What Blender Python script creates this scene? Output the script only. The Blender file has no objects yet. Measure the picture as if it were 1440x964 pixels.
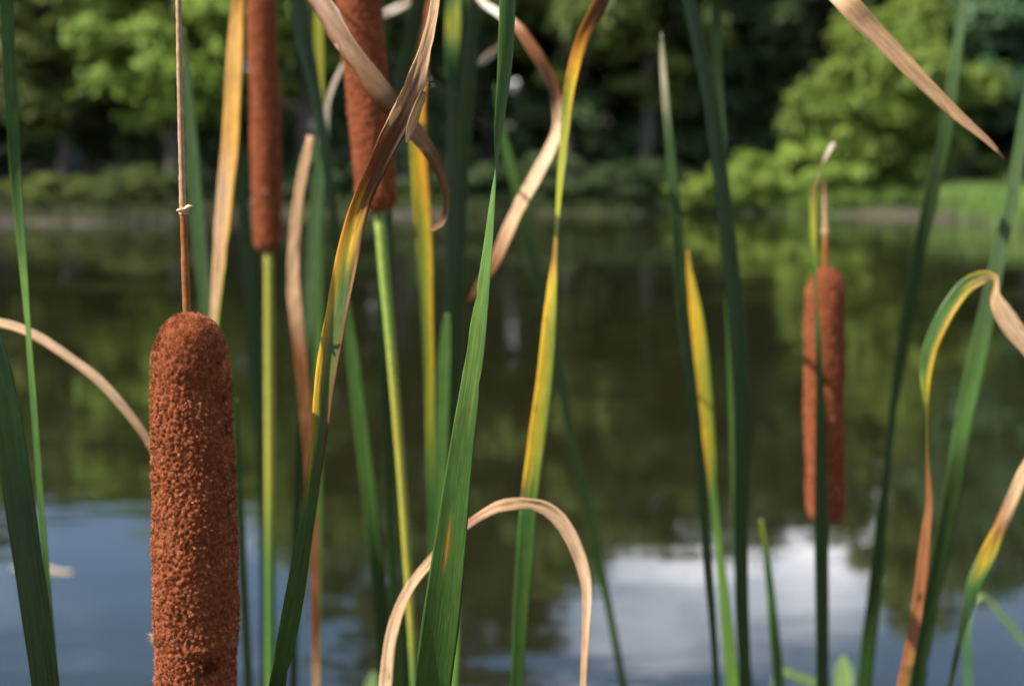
import bpy, math, random
import numpy as np
from mathutils import Vector, Matrix, noise
from mathutils.kdtree import KDTree

random.seed(7)
RNG = np.random.default_rng(11)
SC = bpy.context.scene
COL = SC.collection
R = math.radians

# ------------------------------------------------------------------ camera
CAM_H = 1.35
PITCH = R(6.6)
FPX = 2000.0                      # focal length in photo pixels (1440 wide)
cam_d = bpy.data.cameras.new('camera')
cam_d.sensor_width = 36.0
cam_d.lens = FPX / 1440 * 36.0
cam_d.clip_start = 0.02
cam_d.clip_end = 2000
cam_d.dof.use_dof = True
cam_d.dof.focus_distance = 0.50
cam_d.dof.aperture_fstop = 10.0
cam = bpy.data.objects.new('camera', cam_d)
COL.objects.link(cam)
cam.location = (0, 0, CAM_H)
cam.rotation_euler = (math.pi / 2 - PITCH, 0, 0)
SC.camera = cam

# ------------------------------------------------------------------ sky and sun
SUN_ELEV = R(44)
SUN_PHI = R(67)                   # from behind the camera towards the left
to_sun = Vector((-math.sin(SUN_PHI) * math.cos(SUN_ELEV),
                 -math.cos(SUN_PHI) * math.cos(SUN_ELEV),
                 math.sin(SUN_ELEV)))
world = bpy.data.worlds.new('World')
SC.world = world
world.use_nodes = True
nt = world.node_tree
nt.nodes.clear()


def N(tree, kind, **kw):
    n = tree.nodes.new(kind)
    for k, v in kw.items():
        setattr(n, k, v)
    return n


def L(tree, a, b):
    tree.links.new(a, b)


sky = N(nt, 'ShaderNodeTexSky', sky_type='NISHITA', sun_disc=False)
sky.sun_elevation = SUN_ELEV
sky.sun_rotation = math.atan2(to_sun.x, to_sun.y)
sky.air_density = 1.0
sky.dust_density = 0.0
sky.ozone_density = 3.0
tc = N(nt, 'ShaderNodeTexCoord')
sep = N(nt, 'ShaderNodeSeparateXYZ')
L(nt, tc.outputs['Generated'], sep.inputs[0])
zp = N(nt, 'ShaderNodeMath', operation='MAXIMUM'); zp.inputs[1].default_value = 0.0
L(nt, sep.outputs['Z'], zp.inputs[0])
za = N(nt, 'ShaderNodeMath', operation='ADD'); za.inputs[1].default_value = 0.12
L(nt, zp.outputs[0], za.inputs[0])
dx = N(nt, 'ShaderNodeMath', operation='DIVIDE'); dy = N(nt, 'ShaderNodeMath', operation='DIVIDE')
L(nt, sep.outputs['X'], dx.inputs[0]); L(nt, za.outputs[0], dx.inputs[1])
L(nt, sep.outputs['Y'], dy.inputs[0]); L(nt, za.outputs[0], dy.inputs[1])
cmb = N(nt, 'ShaderNodeCombineXYZ')
L(nt, dx.outputs[0], cmb.inputs[0]); L(nt, dy.outputs[0], cmb.inputs[1])
cmb.inputs[2].default_value = 27.7
cn = N(nt, 'ShaderNodeTexNoise'); cn.inputs['Scale'].default_value = 0.9
cn.inputs['Detail'].default_value = 7; cn.inputs['Roughness'].default_value = 0.55
L(nt, cmb.outputs[0], cn.inputs['Vector'])
cr = N(nt, 'ShaderNodeMapRange'); cr.interpolation_type = 'SMOOTHSTEP'
cr.inputs['From Min'].default_value = 0.44; cr.inputs['From Max'].default_value = 0.68
# cloud banks overlap towards the horizon, so less blue shows low down
zf = N(nt, 'ShaderNodeMath', operation='MULTIPLY_ADD'); zf.inputs[1].default_value = -0.16; zf.inputs[2].default_value = 0.045
L(nt, zp.outputs[0], zf.inputs[0])
cs = N(nt, 'ShaderNodeMath', operation='ADD')
L(nt, cn.outputs['Fac'], cs.inputs[0]); L(nt, zf.outputs[0], cs.inputs[1])
L(nt, cs.outputs[0], cr.inputs['Value'])
cmix = N(nt, 'ShaderNodeMix', data_type='RGBA')
L(nt, cr.outputs[0], cmix.inputs['Factor'])
L(nt, sky.outputs[0], cmix.inputs['A'])
cmix.inputs['B'].default_value = (18, 18.2, 18.8, 1)
bg = N(nt, 'ShaderNodeBackground'); bg.inputs['Strength'].default_value = 0.115
L(nt, cmix.outputs['Result'], bg.inputs['Color'])
wo = N(nt, 'ShaderNodeOutputWorld')
L(nt, bg.outputs[0], wo.inputs['Surface'])

sun_d = bpy.data.lights.new('sun', 'SUN')
sun_d.energy = 5.0
sun_d.angle = R(0.53)
sun_d.color = (1.0, 0.92, 0.80)
sun = bpy.data.objects.new('sun', sun_d)
COL.objects.link(sun)
sun.location = to_sun * 30
sun.rotation_euler = to_sun.to_track_quat('Z', 'Y').to_euler()

vs = SC.view_settings
vs.view_transform = 'Standard'
vs.look = 'None'
vs.gamma = 1.0
vs.exposure = 0.95
vs.use_curve_mapping = False
SC.render.engine = 'CYCLES'
SC.cycles.use_denoising = True
SC.cycles.max_bounces = 8
SC.cycles.transparent_max_bounces = 8

# ------------------------------------------------------------------ helpers
CP, SP = math.cos(PITCH), math.sin(PITCH)


def pt(px, py, Y):
    """photo pixel + distance in front of the camera (m) -> point; also metres per pixel there"""
    x = (px - 720.0) / FPX
    y = -(py - 482.0) / FPX
    d = Vector((x, CP + y * SP, -SP + y * CP))
    t = Y / d.y
    return Vector((0, 0, CAM_H)) + d * t, t / FPX


def tag(o, label=None, cat=None, group=None, kind=None):
    if label: o['label'] = label
    if cat: o['category'] = cat
    if group: o['group'] = group
    if kind: o['kind'] = kind
    return o


def mesh_np(name, V, F, smooth=True):
    V = np.asarray(V, dtype=np.float32).reshape(-1, 3)
    F = np.asarray(F, dtype=np.int32)
    n = F.shape[1]
    me = bpy.data.meshes.new(name)
    me.vertices.add(len(V)); me.vertices.foreach_set('co', V.ravel())
    me.loops.add(F.size); me.loops.foreach_set('vertex_index', F.ravel())
    me.polygons.add(len(F))
    me.polygons.foreach_set('loop_start', np.arange(0, F.size, n, dtype=np.int32))
    try:
        me.polygons.foreach_set('loop_total', np.full(len(F), n, dtype=np.int32))
    except Exception:
        pass
    me.update(calc_edges=True)
    me.validate()
    me.polygons.foreach_set('use_smooth', np.full(len(me.polygons), smooth, dtype=bool))
    return me


def set_col(me, C, name='Col'):
    C = np.asarray(C, dtype=np.float32)
    if C.shape[1] == 3:
        C = np.concatenate([C, np.ones((len(C), 1), np.float32)], 1)
    a = me.attributes.new(name, 'FLOAT_COLOR', 'POINT')
    a.data.foreach_set('color', C.ravel())


def set_uv(me, U):
    """per-point 2D coordinates stored as a vector attribute"""
    U = np.asarray(U, dtype=np.float32)
    U3 = np.concatenate([U, np.zeros((len(U), 1), np.float32)], 1)
    a = me.attributes.new('blade', 'FLOAT_VECTOR', 'POINT')
    a.data.foreach_set('vector', U3.ravel())


def link(name, me, mat=None, parent=None):
    o = bpy.data.objects.new(name, me)
    COL.objects.link(o)
    if mat is not None:
        me.materials.clear() if not me.materials else None
        if not me.materials:
            me.materials.append(mat)
    if parent is not None:
        o.parent = parent
    return o


def empty(name, loc):
    o = bpy.data.objects.new(name, None)
    o.empty_display_size = 0.05
    COL.objects.link(o)
    o.location = loc
    return o


def catmull(P, n):
    """P: (k, d) control rows -> (n, d) rows on a centripetal-ish Catmull-Rom, spaced evenly by length"""
    P = np.asarray(P, float)
    k = len(P)
    seg = 24
    out = []
    for i in range(k - 1):
        p0 = P[max(i - 1, 0)]; p1 = P[i]; p2 = P[i + 1]; p3 = P[min(i + 2, k - 1)]
        d1 = max(np.linalg.norm(p2[:3] - p1[:3]), 1e-6)
        d0 = max(np.linalg.norm(p1[:3] - p0[:3]), 1e-6)
        d2 = max(np.linalg.norm(p3[:3] - p2[:3]), 1e-6)
        m1 = (p2 - p0) / (d0 + d1) * d1 if i > 0 else (p2 - p1)
        m2 = (p3 - p1) / (d1 + d2) * d1 if i < k - 2 else (p2 - p1)
        t = np.linspace(0, 1, seg, endpoint=False)[:, None]
        t2, t3 = t * t, t * t * t
        out.append((2 * t3 - 3 * t2 + 1) * p1 + (t3 - 2 * t2 + t) * m1 + (-2 * t3 + 3 * t2) * p2 + (t3 - t2) * m2)
    out.append(P[-1:])
    Q = np.concatenate(out)
    s = np.concatenate([[0], np.cumsum(np.linalg.norm(np.diff(Q[:, :3], axis=0), axis=1))])
    si = np.linspace(0, s[-1], n)
    return np.stack([np.interp(si, s, Q[:, j]) for j in range(Q.shape[1])], 1), si


def tube(P, rad, nseg=10, cap=True):
    """tube along P (n,3) with radii (n,)"""
    P = np.asarray(P, float); n = len(P)
    T = np.gradient(P, axis=0); T /= np.linalg.norm(T, axis=1)[:, None] + 1e-12
    ref = np.array([0.0, -1.0, 0.0]) if abs(T[n // 2][1]) < 0.9 else np.array([1.0, 0, 0])
    A = ref - (T @ ref)[:, None] * T; A /= np.linalg.norm(A, axis=1)[:, None]
    B = np.cross(T, A)
    th = np.linspace(0, 2 * np.pi, nseg, endpoint=False)
    V = P[:, None] + np.asarray(rad)[:, None, None] * (np.cos(th)[None, :, None] * A[:, None] + np.sin(th)[None, :, None] * B[:, None])
    V = V.reshape(-1, 3)
    i = np.arange(n - 1)[:, None] * nseg; j = np.arange(nseg)[None]; j2 = (j + 1) % nseg
    F = np.stack([i + j, i + j2, i + nseg + j2, i + nseg + j], -1).reshape(-1, 4)
    if cap:
        V = np.concatenate([V, P[:1], P[-1:]])
        a, b = len(V) - 2, len(V) - 1
        j = np.arange(nseg); j2 = (j + 1) % nseg; e = (n - 1) * nseg
        F = np.concatenate([F, np.stack([np.full(nseg, a), j2, j, j], 1)[:0]])
        # fans as quads of pairs
        qs = []
        for q in range(0, nseg, 2):
            qs.append((a, (q + 2) % nseg, q + 1, q)); qs.append((b, e + q, e + q + 1, e + (q + 2) % nseg))
        F = np.concatenate([F, np.array(qs)])
    return V, F


def bsdf(mat):
    mat.use_nodes = True
    t = mat.node_tree
    return t, t.nodes['Principled BSDF'], t.nodes['Material Output']


# ------------------------------------------------------------------ materials
def leaf_material(name, transl=0.30, rough=0.42, streak=0.28):
    m = bpy.data.materials.new(name)
    t, b, out = bsdf(m)
    col = N(t, 'ShaderNodeAttribute', attribute_name='Col')
    uv = N(t, 'ShaderNodeAttribute', attribute_name='blade')
    oi = N(t, 'ShaderNodeObjectInfo')
    mp = N(t, 'ShaderNodeMapping'); mp.inputs['Scale'].default_value = (2300, 30, 1)
    L(t, uv.outputs['Vector'], mp.inputs['Vector'])
    ad = N(t, 'ShaderNodeVectorMath', operation='ADD')
    L(t, mp.outputs[0], ad.inputs[0])
    sc_ = N(t, 'ShaderNodeMath', operation='MULTIPLY'); sc_.inputs[1].default_value = 57.0
    L(t, oi.outputs['Random'], sc_.inputs[0]); L(t, sc_.outputs[0], ad.inputs[1])
    n1 = N(t, 'ShaderNodeTexNoise'); n1.inputs['Scale'].default_value = 1.0; n1.inputs['Detail'].default_value = 3
    L(t, ad.outputs[0], n1.inputs['Vector'])
    mp2 = N(t, 'ShaderNodeMapping'); mp2.inputs['Scale'].default_value = (420, 90, 1)
    L(t, uv.outputs['Vector'], mp2.inputs['Vector'])
    ad2 = N(t, 'ShaderNodeVectorMath', operation='ADD')
    L(t, mp2.outputs[0], ad2.inputs[0]); L(t, sc_.outputs[0], ad2.inputs[1])
    n2 = N(t, 'ShaderNodeTexNoise'); n2.inputs['Scale'].default_value = 1.0; n2.inputs['Detail'].default_value = 4
    n2.inputs['Roughness'].default_value = 0.65
    L(t, ad2.outputs[0], n2.inputs['Vector'])
    r1 = N(t, 'ShaderNodeMapRange')
    r1.inputs['From Min'].default_value = 0.3; r1.inputs['From Max'].default_value = 0.7
    r1.inputs['To Min'].default_value = 1 - streak; r1.inputs['To Max'].default_value = 1 + streak
    L(t, n1.outputs['Fac'], r1.inputs['Value'])
    r2 = N(t, 'ShaderNodeMapRange')
    r2.inputs['From Min'].default_value = 0.3; r2.inputs['From Max'].default_value = 0.7
    r2.inputs['To Min'].default_value = 0.8; r2.inputs['To Max'].default_value = 1.18
    L(t, n2.outputs['Fac'], r2.inputs['Value'])
    mu = N(t, 'ShaderNodeMath', operation='MULTIPLY')
    L(t, r1.outputs[0], mu.inputs[0]); L(t, r2.outputs[0], mu.inputs[1])
    vm = N(t, 'ShaderNodeVectorMath', operation='SCALE')
    L(t, col.outputs['Color'], vm.inputs[0]); L(t, mu.outputs[0], vm.inputs['Scale'])
    # sparse brown flecks
    mp3 = N(t, 'ShaderNodeMapping'); mp3.inputs['Scale'].default_value = (900, 260, 1)
    L(t, uv.outputs['Vector'], mp3.inputs['Vector'])
    n3 = N(t, 'ShaderNodeTexNoise'); n3.inputs['Detail'].default_value = 2; n3.inputs['Scale'].default_value = 1
    L(t, mp3.outputs[0], n3.inputs['Vector'])
    r3 = N(t, 'ShaderNodeMapRange')
    r3.inputs['From Min'].default_value = 0.70; r3.inputs['From Max'].default_value = 0.76
    r3.inputs['To Max'].default_value = 0.55
    L(t, n3.outputs['Fac'], r3.inputs['Value'])
    fm = N(t, 'ShaderNodeMix', data_type='RGBA')
    L(t, r3.outputs[0], fm.inputs['Factor']); L(t, vm.outputs[0], fm.inputs['A'])
    fm.inputs['B'].default_value = (0.20, 0.13, 0.045, 1)
    mp4 = N(t, 'ShaderNodeMapping'); mp4.inputs['Scale'].default_value = (330, 70, 1); mp4.inputs['Location'].default_value = (3.3, 8.1, 0)
    L(t, uv.outputs['Vector'], mp4.inputs['Vector'])
    ad4 = N(t, 'ShaderNodeVectorMath', operation='ADD'); L(t, mp4.outputs[0], ad4.inputs[0]); L(t, sc_.outputs[0], ad4.inputs[1])
    n4 = N(t, 'ShaderNodeTexNoise'); n4.inputs['Detail'].default_value = 3; n4.inputs['Scale'].default_value = 1
    L(t, ad4.outputs[0], n4.inputs['Vector'])
    r4 = N(t, 'ShaderNodeMapRange'); r4.inputs['From Min'].default_value = 0.64; r4.inputs['From Max'].default_value = 0.72; r4.inputs['To Max'].default_value = 0.5
    L(t, n4.outputs['Fac'], r4.inputs['Value'])
    fm2 = N(t, 'ShaderNodeMix', data_type='RGBA')
    L(t, r4.outputs[0], fm2.inputs['Factor']); L(t, fm.outputs['Result'], fm2.inputs['A']); fm2.inputs['B'].default_value = (0.11, 0.055, 0.02, 1)
    fm = fm2
    L(t, fm.outputs['Result'], b.inputs['Base Color'])
    b.inputs['Roughness'].default_value = rough
    b.inputs['Specular IOR Level'].default_value = 0.35
    bp = N(t, 'ShaderNodeBump'); bp.inputs['Strength'].default_value = 0.35; bp.inputs['Distance'].default_value = 0.0004
    L(t, n1.outputs['Fac'], bp.inputs['Height']); L(t, bp.outputs[0], b.inputs['Normal'])
    tr = N(t, 'ShaderNodeBsdfTranslucent'); L(t, fm.outputs['Result'], tr.inputs['Color'])
    mx = N(t, 'ShaderNodeMixShader'); mx.inputs[0].default_value = transl
    L(t, b.outputs[0], mx.inputs[1]); L(t, tr.outputs[0], mx.inputs[2])
    L(t, mx.outputs[0], out.inputs['Surface'])
    return m


def attr_material(name, rough=0.8, transl=0.0, spec=0.2, sheen=0.0):
    m = bpy.data.materials.new(name)
    t, b, out = bsdf(m)
    col = N(t, 'ShaderNodeAttribute', attribute_name='Col')
    ge = N(t, 'ShaderNodeTexCoord')
    n1 = N(t, 'ShaderNodeTexNoise'); n1.inputs['Scale'].default_value = 450; n1.inputs['Detail'].default_value = 3
    L(t, ge.outputs['Object'], n1.inputs['Vector'])
    r1 = N(t, 'ShaderNodeMapRange'); r1.inputs['From Min'].default_value = 0.3; r1.inputs['From Max'].default_value = 0.7
    r1.inputs['To Min'].default_value = 0.75; r1.inputs['To Max'].default_value = 1.22
    L(t, n1.outputs['Fac'], r1.inputs['Value'])
    vm = N(t, 'ShaderNodeVectorMath', operation='SCALE')
    L(t, col.outputs['Color'], vm.inputs[0]); L(t, r1.outputs[0], vm.inputs['Scale'])
    L(t, vm.outputs[0], b.inputs['Base Color'])
    b.inputs['Roughness'].default_value = rough
    b.inputs['Specular IOR Level'].default_value = spec
    if sheen:
        b.inputs['Sheen Weight'].default_value = sheen
    if transl > 0:
        tr = N(t, 'ShaderNodeBsdfTranslucent'); L(t, vm.outputs[0], tr.inputs['Color'])
        mx = N(t, 'ShaderNodeMixShader'); mx.inputs[0].default_value = transl
        L(t, b.outputs[0], mx.inputs[1]); L(t, tr.outputs[0], mx.inputs[2])
        L(t, mx.outputs[0], out.inputs['Surface'])
    return m


M_LEAF = leaf_material('cattail_blade')
M_FUZZ = attr_material('spike_fuzz', rough=0.9, transl=0.28, spec=0.03)
M_CORE = attr_material('spike_core', rough=0.95, spec=0.05)
M_STALK = attr_material('stalk', rough=0.5, spec=0.3)
M_GRASS = attr_material('bank_grass', rough=0.7, transl=0.3)


def foliage_material(name, base, var, transl=0.35):
    m = bpy.data.materials.new(name)
    t, b, out = bsdf(m)
    a = N(t, 'ShaderNodeAttribute', attribute_name='tint')
    oi = N(t, 'ShaderNodeObjectInfo')
    mix = N(t, 'ShaderNodeMix', data_type='RGBA')
    L(t, a.outputs['Fac'], mix.inputs['Factor'])
    mix.inputs['A'].default_value = (*base, 1); mix.inputs['B'].default_value = (*var, 1)
    hs = N(t, 'ShaderNodeHueSaturation')
    mr = N(t, 'ShaderNodeMapRange'); mr.inputs['To Min'].default_value = 0.8; mr.inputs['To Max'].default_value = 1.2
    L(t, oi.outputs['Random'], mr.inputs['Value']); L(t, mr.outputs[0], hs.inputs['Value'])
    L(t, mix.outputs['Result'], hs.inputs['Color'])
    L(t, hs.outputs[0], b.inputs['Base Color'])
    b.inputs['Roughness'].default_value = 0.55
    b.inputs['Specular IOR Level'].default_value = 0.25
    tr = N(t, 'ShaderNodeBsdfTranslucent'); L(t, hs.outputs[0], tr.inputs['Color'])
    mx = N(t, 'ShaderNodeMixShader'); mx.inputs[0].default_value = transl
    L(t, b.outputs[0], mx.inputs[1]); L(t, tr.outputs[0], mx.inputs[2])
    L(t, mx.outputs[0], out.inputs['Surface'])
    return m


FOL = {
    'lime': foliage_material('foliage_lime', (0.18, 0.27, 0.045), (0.335, 0.43, 0.085), 0.40),
    'olive': foliage_material('foliage_olive', (0.10, 0.145, 0.035), (0.20, 0.24, 0.055)),
    'dark': foliage_material('foliage_dark', (0.055, 0.095, 0.036), (0.115, 0.165, 0.055)),
    'blue': foliage_material('foliage_bluegreen', (0.055, 0.12, 0.055), (0.11, 0.19, 0.08)),
}


def bark_material():
    m = bpy.data.materials.new('bark')
    t, b, out = bsdf(m)
    g = N(t, 'ShaderNodeTexCoord')
    mp = N(t, 'ShaderNodeMapping'); mp.inputs['Scale'].default_value = (6, 6, 0.8)
    L(t, g.outputs['Object'], mp.inputs['Vector'])
    n = N(t, 'ShaderNodeTexNoise'); n.inputs['Scale'].default_value = 2.5; n.inputs['Detail'].default_value = 6
    L(t, mp.outputs[0], n.inputs['Vector'])
    r = N(t, 'ShaderNodeValToRGB')
    r.color_ramp.elements[0].position = 0.35; r.color_ramp.elements[0].color = (0.03, 0.025, 0.02, 1)
    r.color_ramp.elements[1].position = 0.7; r.color_ramp.elements[1].color = (0.12, 0.10, 0.085, 1)
    L(t, n.outputs['Fac'], r.inputs[0]); L(t, r.outputs[0], b.inputs['Base Color'])
    b.inputs['Roughness'].default_value = 0.9
    bp = N(t, 'ShaderNodeBump'); bp.inputs['Distance'].default_value = 0.03
    L(t, n.outputs['Fac'], bp.inputs['Height']); L(t, bp.outputs[0], b.inputs['Normal'])
    return m


M_BARK = bark_material()


def ground_material():
    m = bpy.data.materials.new('bank_soil')
    t, b, out = bsdf(m)
    g = N(t, 'ShaderNodeTexCoord')
    n = N(t, 'ShaderNodeTexNoise'); n.inputs['Scale'].default_value = 0.6; n.inputs['Detail'].default_value = 8
    L(t, g.outputs['Object'], n.inputs['Vector'])
    r = N(t, 'ShaderNodeValToRGB')
    e = r.color_ramp.elements
    e[0].position = 0.35; e[0].color = (0.035, 0.026, 0.017, 1)
    e[1].position = 0.62; e[1].color = (0.05, 0.065, 0.022, 1)
    x = e.new(0.5); x.color = (0.06, 0.046, 0.03, 1)
    L(t, n.outputs['Fac'], r.inputs[0]); L(t, r.outputs[0], b.inputs['Base Color'])
    b.inputs['Roughness'].default_value = 0.9
    n2 = N(t, 'ShaderNodeTexNoise'); n2.inputs['Scale'].default_value = 9; n2.inputs['Detail'].default_value = 6
    L(t, g.outputs['Object'], n2.inputs['Vector'])
    bp = N(t, 'ShaderNodeBump'); bp.inputs['Distance'].default_value = 0.05
    L(t, n2.outputs['Fac'], bp.inputs['Height']); L(t, bp.outputs[0], b.inputs['Normal'])
    return m


def water_material():
    m = bpy.data.materials.new('pond_water')
    t, b, out = bsdf(m)
    b.inputs['Base Color'].default_value = (0.013, 0.013, 0.005, 1)
    b.inputs['Roughness'].default_value = 0.03
    b.inputs['IOR'].default_value = 1.48
    b.inputs['Specular IOR Level'].default_value = 0.5
    g = N(t, 'ShaderNodeTexCoord')
    # broad calm / ruffled patches
    pa = N(t, 'ShaderNodeTexNoise'); pa.inputs['Scale'].default_value = 0.30; pa.inputs['Detail'].default_value = 4
    mpp = N(t, 'ShaderNodeMapping'); mpp.inputs['Scale'].default_value = (0.7, 1.5, 1); mpp.inputs['Location'].default_value = (1.3, 4.2, 0)
    L(t, g.outputs['Object'], mpp.inputs['Vector']); L(t, mpp.outputs[0], pa.inputs['Vector'])
    pr = N(t, 'ShaderNodeMapRange'); pr.interpolation_type = 'SMOOTHSTEP'
    pr.inputs['From Min'].default_value = 0.48; pr.inputs['From Max'].default_value = 0.66
    pr.inputs['To Min'].default_value = 0.16; pr.inputs['To Max'].default_value = 1.5
    L(t, pa.outputs['Fac'], pr.inputs['Value'])
    mp = N(t, 'ShaderNodeMapping'); mp.inputs['Scale'].default_value = (1.0, 1.6, 1)
    L(t, g.outputs['Object'], mp.inputs['Vector'])
    n1 = N(t, 'ShaderNodeTexNoise'); n1.inputs['Scale'].default_value = 3.2; n1.inputs['Detail'].default_value = 3
    L(t, mp.outputs[0], n1.inputs['Vector'])
    mu = N(t, 'ShaderNodeMath', operation='MULTIPLY')
    L(t, n1.outputs['Fac'], mu.inputs[0]); L(t, pr.outputs[0], mu.inputs[1])
    bp = N(t, 'ShaderNodeBump'); bp.inputs['Strength'].default_value = 1.0; bp.inputs['Distance'].default_value = 0.006
    L(t, mu.outputs[0], bp.inputs['Height']); L(t, bp.outputs[0], b.inputs['Normal'])
    return m


# ------------------------------------------------------------------ ground and water
NEAR_SHORE = 0.22


def far_shore(x):
    """Y of the far waterline at world X"""
    a = 54.0 + 1.2 * math.sin(x * 0.31) + 0.7 * math.sin(x * 0.83 + 1)
    # a low muddy spit on the left and a grassy point on the right
    def sm(e0, e1, v):
        u = min(max((v - e0) / (e1 - e0), 0), 1); return u * u * (3 - 2 * u)
    a -= 12.5 * sm(-9.0, -12.0, x) if x < 0 else 0
    a -= 11.5 * sm(13.2, 15.0, x) if x > 0 else 0
    if abs(x) > 22:
        a = max(a - (abs(x) - 22) * 2.2, NEAR_SHORE + 0.3)
    return a




def ground_z(x, y):
    fs = far_shore(x)
    if y < NEAR_SHORE:
        return min(0.16, 0.28 * (NEAR_SHORE - y)) + 0.015 * math.sin(x * 3.1) * min(1, (NEAR_SHORE - y))
    if y < fs:
        d = min(y - NEAR_SHORE, fs - y)
        return -min(0.6, 0.22 * d)
    d = y - fs
    z = min(0.28, 0.30 * d)
    if y > 58 and abs(x) < 1e9:
        z += 0.16 * (y - 58)
    if y > 110:
        z -= 0.16 * (y - 110)
    return z + 0.06 * math.sin(x * 0.9) * math.sin(y * 0.7) * min(1, d)


xs = np.unique(np.concatenate([np.linspace(-400, -60, 18), np.linspace(-60, 60, 161), np.linspace(60, 400, 18)]))
ys = np.unique(np.concatenate([np.linspace(-300, -6, 12), np.linspace(-6, 2, 33), np.linspace(2, 36, 18), np.linspace(36, 62, 105), np.linspace(62, 160, 30), np.linspace(160, 900, 12)]))
GX, GY = np.meshgrid(xs, ys)
GZ = np.array([[ground_z(float(a), float(b_)) for a in xs] for b_ in ys])
V = np.stack([GX, GY, GZ], -1).reshape(-1, 3)
nx, ny = len(xs), len(ys)
i = np.arange(ny - 1)[:, None] * nx; j = np.arange(nx - 1)[None]
F = np.stack([i + j, i + j + 1, i + nx + j + 1, i + nx + j], -1).reshape(-1, 4)
ground = link('ground', mesh_np('ground', V, F), ground_material())
tag(ground, 'brown muddy pond bank and bed', 'ground', kind='structure')

water = link('pond_water', mesh_np('pond_water', [(-380, 0.0, 0), (380, 0.0, 0), (380, 57.5, 0), (-380, 57.5, 0)], [(0, 1, 2, 3)], False), water_material())
tag(water, 'dark still pond water reflecting trees and cloudy sky', 'water', kind='structure')


# ------------------------------------------------------------------ trees and shrubs
def crown_mesh(name, seed, height, width, base_frac, nblob, per_blob, leaf, droop=0.0, elong=1.25):
    r = np.random.default_rng(seed)
    z0 = height * base_frac
    hc = (height - z0)
    blobs = []
    tries = 0
    while len(blobs) < nblob and tries < 6000:
        tries += 1
        u = r.uniform(-1, 1, 3)
        q = np.linalg.norm(u)
        if q > 1 or q < 0.35 and r.random() < 0.7:
            continue
        # a fuller middle, narrower top
        zz = (u[2] + 1) / 2
        wid = width / 2 * (0.55 + 0.75 * math.sin(math.pi * (0.15 + 0.75 * zz)))
        c = np.array([u[0] * wid * 0.85, u[1] * wid * 0.85, z0 + zz * hc * 0.93])
        rad = r.uniform(0.55, 1.15) * width * 0.125
        if any(np.linalg.norm(c - b0) < 0.55 * (rad + r0) for b0, r0 in blobs):
            continue
        blobs.append((c, rad))
    Vs, Fs, Ts = [], [], []
    base = 0
    for c, rad in blobs:
        n = int(per_blob * r.uniform(0.6, 1.3))
        d = r.normal(size=(n, 3)); d /= np.linalg.norm(d, axis=1)[:, None]
        d[:, 2] = np.where(d[:, 2] < -0.3, -d[:, 2] * 0.6, d[:, 2])
        rr = rad * r.uniform(0.35, 1.12, n) ** 0.6
        lump = 1 + 0.28 * np.sin(d[:, 0] * 5 + c[0] * 3) * np.cos(d[:, 1] * 6 + c[1]) + 0.15 * np.sin(d[:, 2] * 9 + c[2] * 5)
        p = c + d * (rr * lump)[:, None] * np.array([1.15, 1.15, 0.85])
        if droop:
            p[:, 2] -= droop * r.random(n) ** 2 * rad * 1.5
        nrm = d * 0.75 + r.normal(size=(n, 3)) * 0.5 + np.array([0, 0, 0.7])
        nrm /= np.linalg.norm(nrm, axis=1)[:, None]
        t1 = np.cross(nrm, r.normal(size=(n, 3))); t1 /= np.linalg.norm(t1, axis=1)[:, None] + 1e-9
        t2 = np.cross(nrm, t1)
        s = leaf * r.uniform(0.6, 1.35, n)[:, None]
        a, b = t1 * s * elong * 0.5, t2 * s * 0.38
        quad = np.stack([p - a, p + b * r.uniform(0.7, 1.1, n)[:, None] - a * 0.05, p + a, p - b * r.uniform(0.7, 1.1, n)[:, None] - a * 0.05], 1)
        Vs.append(quad.reshape(-1, 3))
        Fs.append(base + np.arange(n * 4).reshape(n, 4)); base += n * 4
        tb = r.uniform(0, 0.6)
        Ts.append(np.repeat(np.clip(tb + r.normal(0, 0.22, n), 0, 1), 4))
    me = mesh_np(name, np.concatenate(Vs), np.concatenate(Fs), False)
    a = me.attributes.new('tint', 'FLOAT', 'POINT')
    a.data.foreach_set('value', np.concatenate(Ts).astype(np.float32))
    me.materials.append(FOL['dark'])
    return me, blobs


def trunk_mesh(name, seed, height, base_frac, blobs, r0):
    r = np.random.default_rng(seed + 500)
    Vs, Fs, base = [], [], 0
    top = height * 0.86
    nP = 14
    zz = np.linspace(-0.35, top, nP)
    wob = np.cumsum(r.normal(0, 0.10, (nP, 2)), 0); wob -= wob[0]
    P = np.column_stack([wob[:, 0], wob[:, 1], zz])
    rad = r0 * (1 - 0.88 * (zz - zz[0]) / (top - zz[0])); rad[0] *= 1.5
    v, f = tube(P, rad, 10); Vs.append(v); Fs.append(f + base); base += len(v)
    big = sorted(blobs, key=lambda q: -q[1])[:12]
    for c, rr in big:
        zs = max(min(c[2] * 0.62, top * 0.9), height * base_frac * 0.5)
        k = np.interp(zs, zz, np.arange(nP)); k0 = int(k)
        s0 = P[k0] * (1 - (k - k0)) + P[min(k0 + 1, nP - 1)] * (k - k0)
        mid = (s0 + c) / 2 + np.array([0, 0, 0.3]) + r.normal(0, 0.15, 3)
        Q, _ = catmull(np.array([s0, mid, c]), 8)
        rs = np.linspace(r0 * 0.35 * (1 - zs / height), 0.025, 8)
        v, f = tube(Q, rs, 6); Vs.append(v); Fs.append(f + base); base += len(v)
    me = mesh_np(name, np.concatenate(Vs), np.concatenate(Fs))
    me.materials.append(M_BARK)
    return me


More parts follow.
